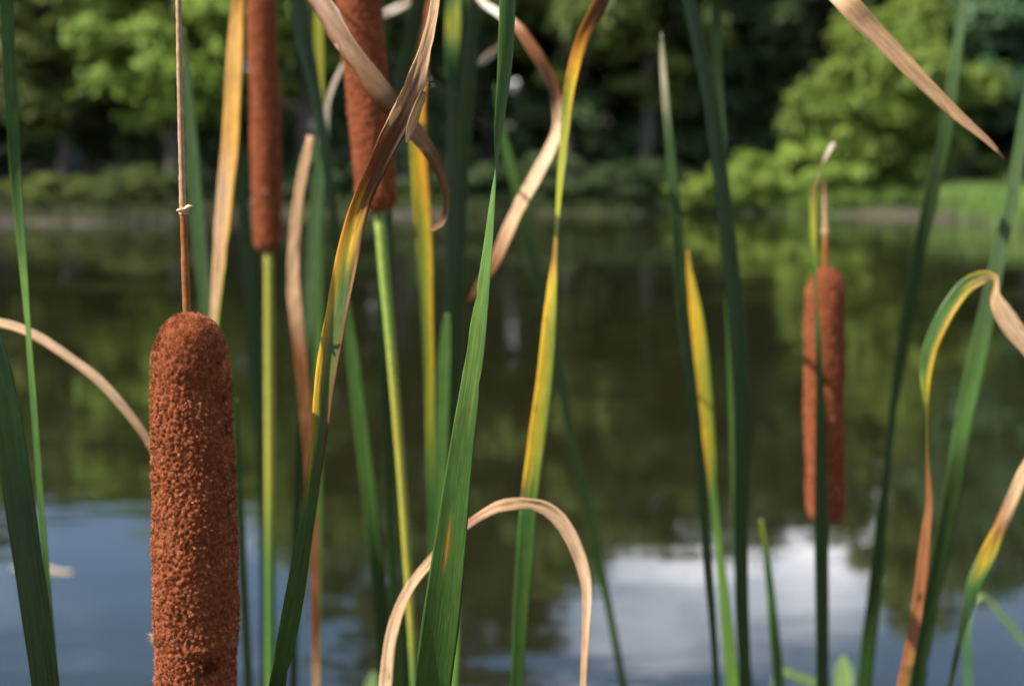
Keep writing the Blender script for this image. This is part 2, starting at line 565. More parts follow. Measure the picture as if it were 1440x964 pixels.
KINDS = {}
for key, seed, hgt, wid, bf, nb, pb, lf, dr, el in [
    ('broad', 1, 12, 8.5, 0.18, 60, 480, 0.26, 0.0, 1.2),
    ('tall', 2, 15, 7.5, 0.20, 70, 430, 0.27, 0.0, 1.2),
    ('round', 3, 10, 8.0, 0.22, 56, 480, 0.24, 0.1, 1.3),
    ('loose', 4, 13, 8.0, 0.28, 44, 480, 0.26, 0.25, 1.4),
    ('willow', 5, 8, 7.0, 0.04, 54, 560, 0.20, 0.5, 1.9),
    ('bush', 6, 2.4, 3.6, 0.02, 30, 330, 0.13, 0.2, 1.5),
    ('bush2', 8, 2.0, 3.2, 0.02, 26, 330, 0.13, 0.1, 1.3),
    ('dense', 9, 14, 10.0, 0.05, 80, 480, 0.30, 0.0, 1.2),
]:
    cm, bl = crown_mesh('crown_' + key, seed, hgt, wid, bf, nb, pb, lf, dr, el)
    tm = trunk_mesh('trunk_' + key, seed, hgt, bf, bl, 0.028 * hgt if hgt > 5 else 0.05)
    KINDS[key] = (cm, tm, hgt, wid)


def plant_tree(kind, px, Y, height, width, fol, label, rot=0.0, cat='tree', group=None, name='tree'):
    cm, tm, h0, w0 = KINDS[kind]
    X = (px - 720) / FPX * Y
    o = empty(name, (X, Y, ground_z(X, Y) - 0.03))
    o.scale = (width / w0, width / w0, height / h0)
    o.rotation_euler = (0, 0, rot)
    c = bpy.data.objects.new('crown' if cat == 'tree' else 'foliage', cm); COL.objects.link(c); c.parent = o
    c.material_slots[0].link = 'OBJECT'; c.material_slots[0].material = FOL[fol]
    t = bpy.data.objects.new('trunk' if cat == 'tree' else 'stem', tm); COL.objects.link(t); t.parent = o
    tag(o, label, cat, group)
    return o


G_TREE = 'trees along the far bank'
G_SHRUB = 'shrubs along the far waterline'
TREES = [
    # kind, px, Y, height, width, foliage, label, rot
    ('round', 250, 57.0, 12.0, 8.8, 'lime', 'bright lime green tree behind the nearest brown spike\'s thin stalk', 0.4),
    ('loose', 430, 59, 13.5, 7.6, 'lime', 'light green tree showing between the two upper left spikes', 2.0),
    ('broad', 95, 59, 12.2, 7.8, 'olive', 'olive green tree left of the bright lime tree', 1.0),
    ('tall', -60, 62, 13.8, 8.0, 'dark', 'dark green tree at the left edge of the far bank', 0.2),
    ('tall', 570, 62, 20.5, 9.8, 'dark', 'tallest dark tree behind the crossed dead leaves', 0.0),
    ('broad', 690, 64, 19.0, 9.5, 'dark', 'dark green tree behind the central green blade', 1.4),
    ('loose', 800, 60, 14.5, 7.5, 'olive', 'dull green tree behind the yellow tipped central blade', 2.5),
    ('tall', 900, 61, 13.8, 7.0, 'olive', 'green tree with paler upper boughs right of the yellow tipped blade', 0.9),
    ('broad', 1010, 63, 14.6, 8.0, 'dark', 'dark tree behind the pair of dark green blades', 3.0),
    ('tall', 1120, 62, 13.0, 6.5, 'dark', 'very dark tree just left of the bright right hand willow', 0.7),
    ('willow', 1245, 55.5, 8.4, 6.3, 'lime', 'bright green willow leaning over the water on the right', 1.1),
    ('loose', 1320, 60, 16.5, 7.0, 'olive', 'olive tree rising behind the bright willow', 1.9),
    ('broad', 1440, 56, 14.8, 8.0, 'blue', 'blue green tree at the right edge above the grassy point', 0.3),
    ('tall', 1600, 60, 15.0, 8.5, 'dark', 'dark tree beyond the right edge of the picture', 2.2),
    ('broad', -240, 60, 13.5, 9.0, 'olive', 'olive tree beyond the left edge of the picture', 2.8),
]
for k, px, Y, h, w, f, lab, rot in TREES:
    plant_tree(k, px, Y, h * (1.13 if k != 'willow' else 1), w, f, lab, rot, 'tree', G_TREE)
back = [(-420, 72, 14.5), (-330, 74, 14.0), (-120, 72, 12.5), (60, 71, 11.8), (190, 73, 13.2), (330, 70, 12.2), (470, 72, 14.5), (640, 73, 17.0), (760, 71, 15.5),
        (870, 73, 14.2), (985, 70, 13.4), (1085, 72, 13.2), (1195, 71, 13.6), (1300, 73, 15.5), (1420, 70, 14.6), (1560, 73, 15.0), (1740, 74, 15.0)]
for q, (px, Y, h) in enumerate(back):
    plant_tree('dense', px, Y, h * 1.1, 9.5, 'dark', 'dark forest tree in the shaded row behind the bank trees', q * 1.7, 'tree', 'shaded trees in the row behind')
for q, px in enumerate(range(-360, 1800, 118)):
    Yq = 64.5 + 2.2 * math.sin(q * 2.3)
    plant_tree('bush' if q % 2 else 'bush2', px + 25 * math.sin(q * 5.1), Yq, 5.2 + 1.1 * math.sin(q * 1.9), 6.2, 'dark', 'dark undergrowth thicket in the shade below the forest trees', q * 2.1, 'shrub', 'undergrowth below the forest trees', 'shrub')
# unseen trees carry the wood round the pond, added to cut sky fill
for q, (X, Yt, h) in enumerate([(29, 44, 14), (33, 36, 15), (38, 27, 14), (41, 18, 16), (43, 8, 15), (40, -3, 15), (28, -11, 14), (19, -9, 15), (10, -10, 16), (2, -9, 15), (-6, -11, 14), (-40, 30, 12), (-34, 42, 13)]):
    plant_tree(('broad', 'tall', 'dense')[q % 3], 720 + X / Yt * FPX, Yt, h, 9.5, ('dark', 'olive')[q % 2], 'unseen woodland tree added on the bank to block sky light', q * 1.3, 'tree', 'unseen woodland trees added around the pond')
SHRUBS = [
    ('bush', 185, 47, 1.5, 3.0, 'olive', 'small olive shrub by the water left of the stalk knot', 0.0),
    ('bush2', 75, 52, 1.3, 4.5, 'olive', 'dark low shrub on the left mud spit', 1.0),
    ('bush', 330, 57, 2.6, 4.6, 'dark', 'dark shrub under the lime tree', 2.0),
    ('bush2', 470, 57, 2.4, 4.8, 'dark', 'dark shrub low behind the tan broken leaf', 0.4),
    ('bush', 620, 57, 2.6, 5.2, 'dark', 'dark shrub at the foot of the tallest tree', 3.0),
    ('bush2', 770, 57.5, 2.2, 4.8, 'dark', 'dark shrub low behind the curled tan leaf', 1.3),
    ('bush', 890, 57, 2.0, 4.6, 'dark', 'dark shrub low between the yellow tipped blade and pale tipped blade', 0.2),
    ('bush2', 985, 55.6, 1.5, 2.6, 'lime', 'lowest lime shrub left of the dark green blades', 2.1),
    ('bush', 1045, 55.6, 2.3, 3.2, 'lime', 'rounded lime shrub behind the dark green blades', 1.1),
    ('bush2', 1110, 55.5, 2.6, 3.6, 'lime', 'lime shrub left of the right hand spike\'s bare tip', 0.7),
    ('bush', 1172, 55.2, 3.2, 3.8, 'lime', 'lime shrub spreading from the willow\'s foot', 2.7),
    ('bush2', 1345, 55, 2.2, 4.0, 'olive', 'olive shrub right of the willow', 1.7),
    ('bush', 1430, 54, 2.0, 4.2, 'dark', 'dark shrub behind the grassy point', 0.9),
]
for k, px, Y, h, w, f, lab, rot in SHRUBS:
    plant_tree(k, px, Y, h, w, f, lab, rot, 'shrub', G_SHRUB, 'shrub')


def grass_patch(name, label, region, count, hgt, cols, seed):
    r = np.random.default_rng(seed)
    pxa, pxb, ya, yb = region
    Vs, Cs = [], []
    n = 0
    P = []
    while len(P) < count:
        Y = r.uniform(ya, yb); px = r.uniform(pxa, pxb)
        X = (px - 720) / FPX * Y
        if Y < far_shore(X) + 0.05:
            continue
        P.append((X, Y, ground_z(X, Y)))
    P = np.array(P)
    h = hgt * r.uniform(0.5, 1.25, count) * (0.6 + 0.4 * np.sin(P[:, 0] * 2.1 + P[:, 1]) ** 2)
    w = 0.045 * r.uniform(0.6, 1.5, count)
    a = r.uniform(0, np.pi, count); s = np.column_stack([np.cos(a), np.sin(a) * 0.4, np.zeros(count)])
    ln = np.column_stack([r.normal(0, 0.25, count), r.normal(0, 0.25, count), np.ones(count)]) * h[:, None]
    b0 = P - s * w[:, None]; b1 = P + s * w[:, None]
    m0 = P + ln * 0.6 - s * w[:, None] * 0.8; m1 = P + ln * 0.6 + s * w[:, None] * 0.8
    t0 = P + ln + np.column_stack([r.normal(0, .1, count), r.normal(0, .1, count), -0.1 * h])
    V = np.stack([b0, b1, m1, t0, m0], 1).reshape(-1, 3)
    F = np.arange(count * 5).reshape(count, 5)
    me = mesh_np(name, V, F, False)
    ca, cb = np.array(cols[0]), np.array(cols[1])
    k = np.clip(r.uniform(0, 1, count) * 0.6 + 0.4 * np.sin(P[:, 0] * 1.3) ** 2, 0, 1)[:, None]
    set_col(me, np.repeat(ca * (1 - k) + cb * k, 5, 0))
    o = link(name, me, M_GRASS)
    return tag(o, label, 'grass', kind='stuff')


grass_patch('grass', 'bright green grass on the point at the right', (1305, 1600, 42, 56), 6000, 0.95, ((0.15, 0.25, 0.06), (0.26, 0.37, 0.10)), 21)
grass_patch('grass', 'low pale green growth along the far bank', (430, 1310, 53, 58), 16000, 0.50, ((0.045, 0.07, 0.025), (0.10, 0.13, 0.04)), 22)
grass_patch('grass', 'shaggy light green waterside growth under the bright willow', (955, 1325, 53, 56.5), 8000, 0.85, ((0.12, 0.20, 0.04), (0.24, 0.34, 0.07)), 24)
grass_patch('grass', 'short olive growth on the left mud spit', (-300, 430, 41.5, 57), 12000, 0.28, ((0.06, 0.06, 0.03), (0.09, 0.11, 0.035)), 23)

# ------------------------------------------------------------------ cattail leaves
g = (0.062, 0.136, 0.024); gl = (0.108, 0.205, 0.034); gd = (0.040, 0.080, 0.017); gb = (0.064, 0.116, 0.036)
ye = (0.66, 0.38, 0.02); yg = (0.30, 0.31, 0.025); og = (0.46, 0.17, 0.018); br = (0.17, 0.062, 0.02)
dk = (0.10, 0.05, 0.025); ta = (0.60, 0.38, 0.21); pt_ = (0.74, 0.52, 0.33); rb = (0.29, 0.115, 0.042); pw = (0.62, 0.53, 0.42)
tb = (0.27, 0.16, 0.09); pg = (0.20, 0.30, 0.10)  # tb darkened to put the bent brown strap's shade into its colour
# colour rows: left edge, centre, right edge, crinkle
PAL = {
    'g': (g, g, g, 0), 'gl': (gl, gl, g, 0), 'gd': (gd, gd, gd, 0), 'gb': (gb, gb, gb, 0), 'gx': (gl, g, g, 0),
    'ye': (ye, (0.52, 0.36, 0.025), (0.22, 0.26, 0.03), 0.1), 'yl': (ye, (0.33, 0.30, 0.025), g, 0), 'yr': (g, yg, ye, 0), 'gy': (g, g, ye, 0), 'yb': (ye, g, br, 0.15), 'yob': (og, ye, br, 0.3),
    'yg': (yg, yg, yg, 0), 'og': (og, og, og, 0.2), 'oy': (og, ye, ye, 0.1), 'br': ((0.30, 0.10, 0.02), br, dk, 0.5), 'ob': (og, br, br, 0.35),
    'ta': (ta, ta, ta, 0.5), 'tc': (ta, tb, ta, 1.0), 'pt': (pt_, pt_, ta, 0.4), 'rb': (rb, rb, rb, 0.3), 'tb': (tb, tb, br, 0.6), 'pw': (pw, pw, pw, 0.3),
    'go': ((0.60, 0.33, 0.10), (0.66, 0.36, 0.085), (0.66, 0.38, 0.05), 0.15), 'dk': (dk, dk, dk, 0.1), 'gp': ((0.36, 0.34, 0.22),) * 3 + (0.1,), 'tag': (ta, ta, yg, 0.2), 'tay': (ta, ta, ye, 0.2), 'pg': (pg, pg, pg, 0), 'yr2': (yg, ye, og, 0.1), 'rbg': (rb, rb, g, 0.2), 'gdy': (gd, yg, ye, 0),
}


def leaf(label, Y, pts, tw=0, cup=0.10, nu=9, spots=(), root=True, thick=0.9, name='cattail_leaf', cat='leaf', seed=None, root_w=None, extra=True):
    """pts: (px, py, apparent width px, colour key[, twist deg[, Y shift]]), listed from the tip down to the base"""
    sd = seed if seed is not None else abs(hash(label)) % 9973
    sd = sum(ord(ch) * (q + 1) for q, ch in enumerate(label)) % 9973
    rows = []
    for p in reversed(pts):
        x, y, w, c = p[:4]
        a = R(p[4] if len(p) > 4 and p[4] is not None else tw)
        dY = p[5] if len(p) > 5 else 0.0
        P, mpp = pt(x, y, Y + dY)
        wt = w * mpp / max(abs(math.cos(a)), 0.34)
        cc = PAL[c]
        rows.append([P.x, P.y, P.z, wt, a, *cc[0], *cc[1], *cc[2], cc[3]])
    if root:
        r0 = np.array(rows[0]); r1 = np.array(rows[1])
        d = (r0[:3] - r1[:3]); d /= np.linalg.norm(d)
        gz = ground_z(r0[0], r0[1]) - 0.03
        H = r0[2] - gz
        slope = d[:2] / max(-d[2], 0.3)
        slope = np.clip(slope, -0.5, 0.5)
        ext = []
        wr = max(r0[3], 0.010) if root_w is None else root_w
        for k, fr in enumerate((0.25, 0.55, 0.8, 1.0)):
            q = r0.copy()
            h = H * fr
            q[:2] = r0[:2] + slope * (H * 0.45) * (1 - math.exp(-h / (H * 0.45)))
            q[2] = r0[2] - h
            q[3] = r0[3] + (wr * 1.15 - r0[3]) * fr
            if fr > 0.7:
                q[5:14] = (*gl, *gl, *gl); q[14] = 0
            ext.append(q)
        rows = [list(q) for q in reversed(ext)] + rows
    C, s = catmull(np.array(rows), 400)
    n = len(C)
    P = C[:, :3]
    T = np.gradient(P, axis=0); T /= np.linalg.norm(T, axis=1)[:, None] + 1e-12
    camp = np.array([0, 0, CAM_H])
    Nn = camp - P; Nn /= np.linalg.norm(Nn, axis=1)[:, None]
    Nn = Nn - (np.sum(Nn * T, 1))[:, None] * T; Nn /= np.linalg.norm(Nn, axis=1)[:, None] + 1e-12
    S = np.cross(T, Nn)
    nz = lambda k, o: np.array([noise.noise(Vector((v * k, sd * 1.37, o))) for v in s])
    cr0 = np.clip(C[:, 14], 0, 1)
    a = C[:, 4] + 0.06 * np.sin(s * 9 + sd) + cr0 * 0.55 * nz(30, 2.0) + 0.10 * nz(7, 4.0)
    ca, sa = np.cos(a)[:, None], np.sin(a)[:, None]
    N2 = Nn * ca - S * sa
    S2 = S * ca + Nn * sa
    w = np.maximum(C[:, 3], 0.0004)
    cr = np.clip(C[:, 14], 0, 1)
    w = w * (1 + 0.015 * np.sin(s * 55 + sd) + 0.02 * np.sin(s * 21 + 2 * sd))
    w = w * (1 + cr * (0.22 * nz(48, 7.0) + 0.12 * nz(150, 8.0)) + 0.03 * nz(60, 3.0))
    u = np.linspace(-1, 1, nu)
    half = w[:, None] / 2
    jag = np.zeros((n, nu)); dn = np.zeros((n, nu))
    for q in range(n):
        if cr[q] > 0.02:
            for m in range(nu):
                dn[q, m] = noise.noise(Vector((u[m] * 1.6 + sd, s[q] * 95, 0.3))) * 0.16 * cr[q] * w[q] + noise.noise(Vector((u[m] * 4 + sd, s[q] * 40, 5.3))) * 0.10 * cr[q] * w[q]
            j0 = noise.noise(Vector((sd * 0.7, s[q] * 230, 1.0))) * 0.16 * cr[q]
            j1 = noise.noise(Vector((sd * 0.7, s[q] * 210, 9.0))) * 0.16 * cr[q]
            jag[q, 0] = j0; jag[q, -1] = -j1
    rl = np.random.default_rng(sd)
    for q in rl.integers(60, n - 10, 7):                          # insect nicks along the edges
        e = 0 if rl.random() < 0.5 else -1
        for k in range(-1, 2):
            jag[q + k, e] += (1 if e == 0 else -1) * rl.uniform(0.05, 0.22) * (1 if k == 0 else 0.4)
    uu = u[None] + jag
    cupv = cup * w[:, None] * (u[None] ** 2)
    tk = np.minimum(thick * 0.001, w * 0.12)[:, None] * (1 - 0.93 * u[None] ** 2)
    lat = P[:, None] + S2[:, None] * (uu * half)[..., None]
    front = lat + N2[:, None] * (cupv + dn + tk * 0.5)[..., None]
    backv = lat + N2[:, None] * (cupv + dn - tk * 0.5)[..., None]
    ring = np.concatenate([front, backv[:, ::-1]], 1)            # n, 2nu, 3
    m = 2 * nu
    V = ring.reshape(-1, 3)
    ii = np.arange(n - 1)[:, None] * m; jj = np.arange(m)[None]; j2 = (jj + 1) % m
    F = np.stack([ii + jj, ii + j2, ii + m + j2, ii + m + jj], -1).reshape(-1, 4)
    # end caps
    caps = []
    for k in range(nu - 1):
        caps.append((k, m - 1 - k, m - 2 - k, k + 1))
        e = (n - 1) * m
        caps.append((e + k, e + k + 1, e + m - 2 - k, e + m - 1 - k))
    F = np.concatenate([F, np.array(caps)])
    au = np.abs(u) ** 1.3
    colf = np.zeros((n, nu, 3))
    dsamp = s[1] - s[0]
    for m_ in range(nu):                                          # the colour dies back in uneven streaks along the veins
        sh = 0.022 * noise.noise(Vector((u[m_] * 3.1, sd * 0.77, 3.0))) + 0.014 * noise.noise(Vector((u[m_] * 9.0, sd * 0.31, 8.0)))
        si = np.clip(s + sh + 0.012 * np.array([noise.noise(Vector((u[m_] * 6, v * 22, sd))) for v in s]), 0, s[-1])
        edge = C[:, 5:8] if u[m_] < 0 else C[:, 11:14]
        for ch in range(3):
            colf[:, m_, ch] = np.interp(si, s, edge[:, ch]) * au[m_] + np.interp(si, s, C[:, 8 + ch]) * (1 - au[m_])
    # blotchy transitions
    for (sy, uc, hs, hu, cs) in spots:                            # photo row, place across, half length px, half width, colour
        Pq = np.array([pt(720, sy, Y)[0].z])[0]
        mpp = Y / FPX
        kz = np.exp(-((P[:, 2] - Pq) / (hs * mpp)) ** 4)[:, None, None] * np.exp(-((u - uc) / hu) ** 2)[None, :, None]
        colf = colf * (1 - kz) + np.array(cs) * kz
    colr = np.concatenate([colf, colf[:, ::-1]], 1).reshape(-1, 3)
    base = P[0].copy()
    me = mesh_np('cattail_leaf', V - base, F)
    set_col(me, np.clip(colr, 0, 1))
    uvu = np.concatenate([np.broadcast_to(u[None] * half, (n, nu)), np.broadcast_to(u[None] * half, (n, nu))[:, ::-1] + 0.05], 1)
    uvv = np.broadcast_to(s[:, None], (n, m))
    set_uv(me, np.stack([uvu, uvv], -1).reshape(-1, 2))
    o = link(name, me, M_LEAF)
    o.location = base
    tag(o, label, cat, 'cattail leaves' if cat == 'leaf' else None)
    return o


# --- left side
leaf('broad dark green leaf cut by the lower left edge', 0.44, [
    (-88, 330, 3, 'g'), (-74, 360, 14, 'g'), (-52, 410, 28, 'g'), (-20, 480, 38, 'g'), (4, 580, 41, 'g'), (24, 715, 42, 'gd'), (43, 842, 41, 'gd'), (60, 964, 40, 'gd')], tw=-38, cup=0.12)
leaf('thin green blade running down the far left side', 0.63, [
    (-4, -130, 12, 'g'), (8, 0, 17, 'g', -30), (13, 100, 17, 'g', -25), (19, 200, 16, 'g', -15), (27, 300, 14, 'g', 20), (36, 400, 10, 'gl', 48), (42, 480, 8, 'gl', 55), (48, 560, 9, 'g', 50),
    (55, 660, 9, 'g', 40), (62, 760, 10, 'g', 20), (70, 870, 10, 'gd', 0), (77, 964, 11, 'gd', 0)])
leaf('tan dead leaf arching from the left edge to the nearest spike', 0.70, [
    (236, 690, 5, 'ta'), (218, 640, 9, 'ta'), (202, 610, 11, 'ta'), (170, 568, 13, 'pt'), (135, 531, 14, 'pt'), (88, 496, 14, 'pt'), (47, 470, 14, 'pt'), (6, 455, 13, 'pt'), (-45, 452, 14, 'ta'),
    (-90, 480, 15, 'tag'), (-120, 560, 17, 'yg'), (-130, 700, 19, 'g'), (-135, 900, 20, 'g')], tw=8, cup=0.08)
leaf('blue green blade just right of the thin bare stalk', 1.15, [
    (258, 40, 3, 'gb'), (262, 100, 10, 'gb'), (268, 180, 17, 'gb'), (274, 260, 20, 'gb'), (283, 350, 20, 'gb'), (290, 430, 17, 'gb'), (296, 520, 18, 'g'), (302, 700, 18, 'g'), (306, 964, 18, 'g')], tw=18)
leaf('yellow tan leaf beside the thin bare stalk, bent over into a brown strap', 0.95, [
    (607, 323, 6, 'tb', -40, -0.30), (621, 314, 9, 'tb', -30, -0.30), (628, 288, 11, 'tb', -20, -0.31), (622, 250, 14, 'tb', -0, -0.32), (603, 210, 18, 'tb', -25, -0.33), (575, 172, 24, 'tb', -40, -0.33), (545, 138, 29, 'tb', -45, -0.34),
    (505, 82, 31, 'tb', -45, -0.34), (472, 32, 31, 'tb', -45, -0.33), (447, -10, 30, 'tb', -45, -0.31), (420, -60, 26, 'tb', 40, -0.26), (385, -105, 20, 'ta', -20, -0.16), (352, -80, 17, 'ta', 10, -0.04),
    (336, 0, 18, 'go', 25), (330, 100, 22, 'go', 25), (325, 200, 24, 'go', 25), (319, 260, 23, 'tay', 25), (311, 350, 19, 'tay', 25), (303, 440, 13, 'tag', 25), (298, 520, 12, 'yg'), (294, 700, 14, 'g'), (292, 964, 15, 'g')], tw=25)
leaf('dark green blade directly behind the left upper spike\'s stem', 1.42, [
    (330, 130, 4, 'gd'), (338, 250, 14, 'gd'), (346, 350, 19, 'gd'), (354, 450, 20, 'gd'), (361, 560, 18, 'gd'), (367, 650, 15, 'gd'), (371, 760, 14, 'gd'), (374, 964, 14, 'gd')], tw=-30)
leaf('narrow green blade hugging the nearest spike\'s right side', 0.98, [
    (332, 560, 5, 'g'), (336, 690, 11, 'g'), (341, 800, 12, 'gb'), (346, 900, 12, 'gb'), (349, 964, 12, 'gb')], tw=-15)
# --- centre left
leaf('long dark green blade slanting behind the crossed dead leaves', 1.08, [
    (400, -160, 14, 'gd'), (408, -60, 20, 'gd'), (417, 0, 23, 'gd', -42), (424, 50, 23, 'gd', -42), (435, 100, 21, 'gd', -42), (445, 150, 17, 'gd', -45), (454, 200, 15, 'gd', -45), (461, 250, 13, 'gd', -40), (468, 300, 12, 'gd', -30), (475, 350, 12, 'gd', -20),
    (484, 415, 13, 'g', 0), (494, 485, 16, 'g', 15), (508, 600, 20, 'g', 15), (521, 710, 20, 'g', 0), (532, 820, 21, 'gd', -25), (538, 907, 20, 'gd', -35), (541, 964, 18, 'gd', -35)])
leaf('pale yellow green blade tip left of the large upper spike', 1.35, [
    (449, -120, 8, 'g'), (449, 0, 11, 'yg'), (449, 60, 13, 'yg'), (450, 130, 12, 'yg'), (450, 200, 9, 'g'), (449, 350, 10, 'g'), (447, 600, 12, 'g'), (446, 964, 12, 'g')], tw=20)
leaf('blue green blade with a bleached hooked tip', 1.22, [
    (484, 86, 2, 'pw', 30), (478, 100, 4, 'pw', 25), (468, 122, 6, 'pw', 20), (460, 150, 7, 'pw', 15), (456, 190, 15, 'gb', 15), (450, 240, 18, 'gb', 15), (444, 310, 18, 'gb', 15), (439, 390, 17, 'gb', 15), (434, 460, 15, 'gb', 10),
    (428, 540, 13, 'gd', -20), (421, 640, 12, 'gd', -30), (416, 740, 11, 'gd', -30), (413, 860, 11, 'gd', -30), (412, 964, 11, 'gd', -30)])
leaf('broken tan leaf standing right of the left upper spike', 1.02, [
    (437, 191, 9, 'ta', 15), (434, 205, 11, 'ta', 15), (427, 239, 13, 'ta', 15), (418, 299, 15, 'ta', 15), (413, 360, 16, 'ta', 18), (415, 423, 17, 'ta', 20), (422, 490, 17, 'rb', 15), (429, 560, 17, 'rb', 10), (435, 640, 16, 'rb', 0), (440, 720, 14, 'rb', 0), (443, 800, 13, 'rb', 0),
    (444, 900, 11, 'rb', 0), (445, 964, 10, 'ta', 0)])
crossing = leaf('yellow edged green leaf with a torn brown top, crossing the large upper spike', 0.52, [
    (622, -70, 5, 'ta', 15), (613, 0, 13, 'ta', 15), (609, 25, 15, 'ta', 15), (597, 75, 21, 'tc', 10), (582, 122, 28, 'tc', 0), (562, 165, 34, 'tc', -10), (548, 192, 31, 'br', -20), (527, 238, 27, 'br', -20), (510, 278, 28, 'ob', -10), (499, 318, 30, 'yob', 15),
    (484, 395, 32, 'yb', 26), (472, 460, 31, 'yb', 28), (460, 530, 29, 'yb', 28), (451, 605, 25, 'yb', 25), (443, 660, 21, 'yb', 18), (438, 700, 20, 'gx', 10), (430, 745, 22, 'gx', 15), (419, 810, 25, 'g', 0), (405, 880, 27, 'g', -20), (388, 964, 25, 'gd', -30)], cup=0.14, nu=11)
for fl in ([(571, 200, 4, 'ta'), (577, 180, 13, 'ta'), (586, 155, 15, 'tc'), (596, 128, 10, 'tc')], [(548, 176, 3, 'pt'), (551, 168, 8, 'pt'), (556, 160, 9, 'ta'), (564, 150, 5, 'ta')]):
    fo = leaf('torn flap', 0.512, fl, tw=10, root=False, name='torn_flap')
    for key in ('label', 'category', 'group'):
        del fo[key]
    fo.location = fo.location - crossing.location
    fo.parent = crossing
leaf('slim dark green blade beside the large upper spike\'s stem', 1.05, [
    (533, 330, 4, 'g'), (536, 400, 8, 'g'), (540, 500, 11, 'gd'), (545, 640, 11, 'gd'), (550, 760, 11, 'g'), (555, 880, 11, 'g'), (558, 964, 11, 'g')], tw=-25)
leaf('upright leaf, half green and half orange yellow, right of the large spike', 0.96, [
    (612, -60, 5, 'br'), (606, 0, 10, 'br', 15), (597, 50, 16, 'rb', 15), (590, 110, 22, 'yr2', 10), (588, 180, 24, 'yr2', 5), (591, 250, 25, 'yr2', 5), (596, 340, 24, 'gdy', 5), (600, 420, 19, 'gdy', 5), (603, 500, 15, 'gdy', 0), (605, 580, 13, 'yg', 0), (606, 680, 12, 'g', 0), (608, 800, 12, 'g'), (610, 964, 12, 'g')])
leaf('dark green blade right of the large spike, its pale tip bent left', 0.96, [
    (534, 23, 9, 'pw', 0, 0.04), (545, 18, 13, 'pw', 0, 0.04), (560, 11, 14, 'pw', 0, 0.03), (575, 3, 12, 'pw', 0, 0.02), (592, -14, 10, 'ta', 20, 0.01), (596, -26, 10, 'yg', 20), (590, -20, 12, 'g', 0), (584, 10, 16, 'gd', -35), (573, 60, 18, 'gd', -40), (563, 120, 17, 'gd', -40), (552, 190, 15, 'gd', -40),
    (545, 300, 13, 'gd', -40), (552, 500, 12, 'gd', -30), (566, 760, 12, 'gd', -30), (572, 964, 12, 'gd', -30)])
leaf('dark green blade behind the central leaf, its dry end folded down to the right', 1.10, [
    (660, 425, 6, 'rb', 20, -0.22), (676, 398, 13, 'rb', 10, -0.22), (697, 366, 17, 'rb', -10, -0.22), (716, 323, 19, 'ta', -20, -0.22), (739, 276, 20, 'ta', -22, -0.22), (764, 230, 20, 'pt', -22, -0.22), (781, 194, 17, 'pt', -15, -0.22), (786, 163, 15, 'pt', 0, -0.22), (780, 130, 15, 'br', 30, -0.22), (767, 100, 17, 'rb', 40, -0.22),  # upper fold coloured browner for shade, hanging end paler for sunlight
    (749, 70, 17, 'rb', 40, -0.22), (730, 42, 15, 'rb', 40, -0.21), (703, 20, 12, 'pw', 0, -0.18), (680, 4, 10, 'pw', 0, -0.12), (668, -14, 10, 'ta', 20, -0.06), (664, -26, 12, 'yg', 20, -0.01), (665, -10, 15, 'g', 0), (664, 20, 18, 'gd', -35), (657, 110, 20, 'gd', -38), (647, 240, 22, 'gd', -38), (641, 380, 21, 'gd', -38), (636, 500, 18, 'gd', -35), (632, 640, 16, 'gd', -30), (628, 800, 16, 'gd', -30), (626, 964, 16, 'gd', -30)])
leaf('lit green blade at the top left of the central leaf with a white hanging tip', 1.22, [
    (673, 91, 6, 'pw', 10, -0.1), (681, 84, 12, 'pw', 10, -0.1), (692, 75, 13, 'pw', 10, -0.1), (704, 62, 7, 'ta', 10, -0.1), (710, 40, 6, 'ta', 40, -0.1), (712, 0, 6, 'ta', 50, -0.1), (702, -70, 8, 'yg', 30, -0.08), (672, -105, 12, 'g', 20, -0.04), (648, -70, 16, 'g', 15), (640, 0, 22, 'g', 15), (638, 40, 23, 'yg', 15), (636, 75, 20, 'g', 0), (634, 140, 14, 'gd', -40),
    (630, 300, 12, 'gd', -45), (632, 500, 12, 'gd', -45), (634, 964, 12, 'gd', -45)])
leaf('green blade with its tip showing left of the central leaf', 1.04, [
    (629, 440, 4, 'g'), (628, 460, 12, 'g'), (626, 500, 17, 'g'), (623, 580, 17, 'g'), (620, 660, 18, 'g'), (616, 740, 18, 'g'), (612, 840, 18, 'g'), (608, 964, 18, 'g')], tw=18)
leaf('broad sharp green leaf standing in the centre', 0.50, [
    (722, -150, 10, 'g', 150), (717, -60, 18, 'g', 148), (715, 0, 20, 'g', 146), (713, 60, 20, 'g', 142), (710, 110, 17, 'g', 135), (706, 155, 13, 'g', 122), (702, 200, 9, 'gl', 105), (698, 245, 7, 'gl', 80), (692, 300, 10, 'gl', 52), (687, 350, 14, 'gl', 38), (681, 400, 18, 'gl', 28), (671, 480, 25, 'gl', 18), (661, 550, 29, 'gx', 12), (646, 658, 37, 'g', 6), (633, 766, 46, 'g', 0), (619, 875, 52, 'g', -8), (607, 964, 51, 'g', -14)],
    cup=0.10, nu=15, spots=[(765, -0.15, 34, 0.13, (0.42, 0.20, 0.03)), (560, 0.35, 40, 0.08, (0.22, 0.22, 0.05))])
leaf('short lit green blade peeping out right of the central leaf\'s base', 0.85, [
    (646, 830, 3, 'gl'), (643, 870, 8, 'gl'), (640, 910, 13, 'gl'), (636, 964, 17, 'gl')], tw=25)
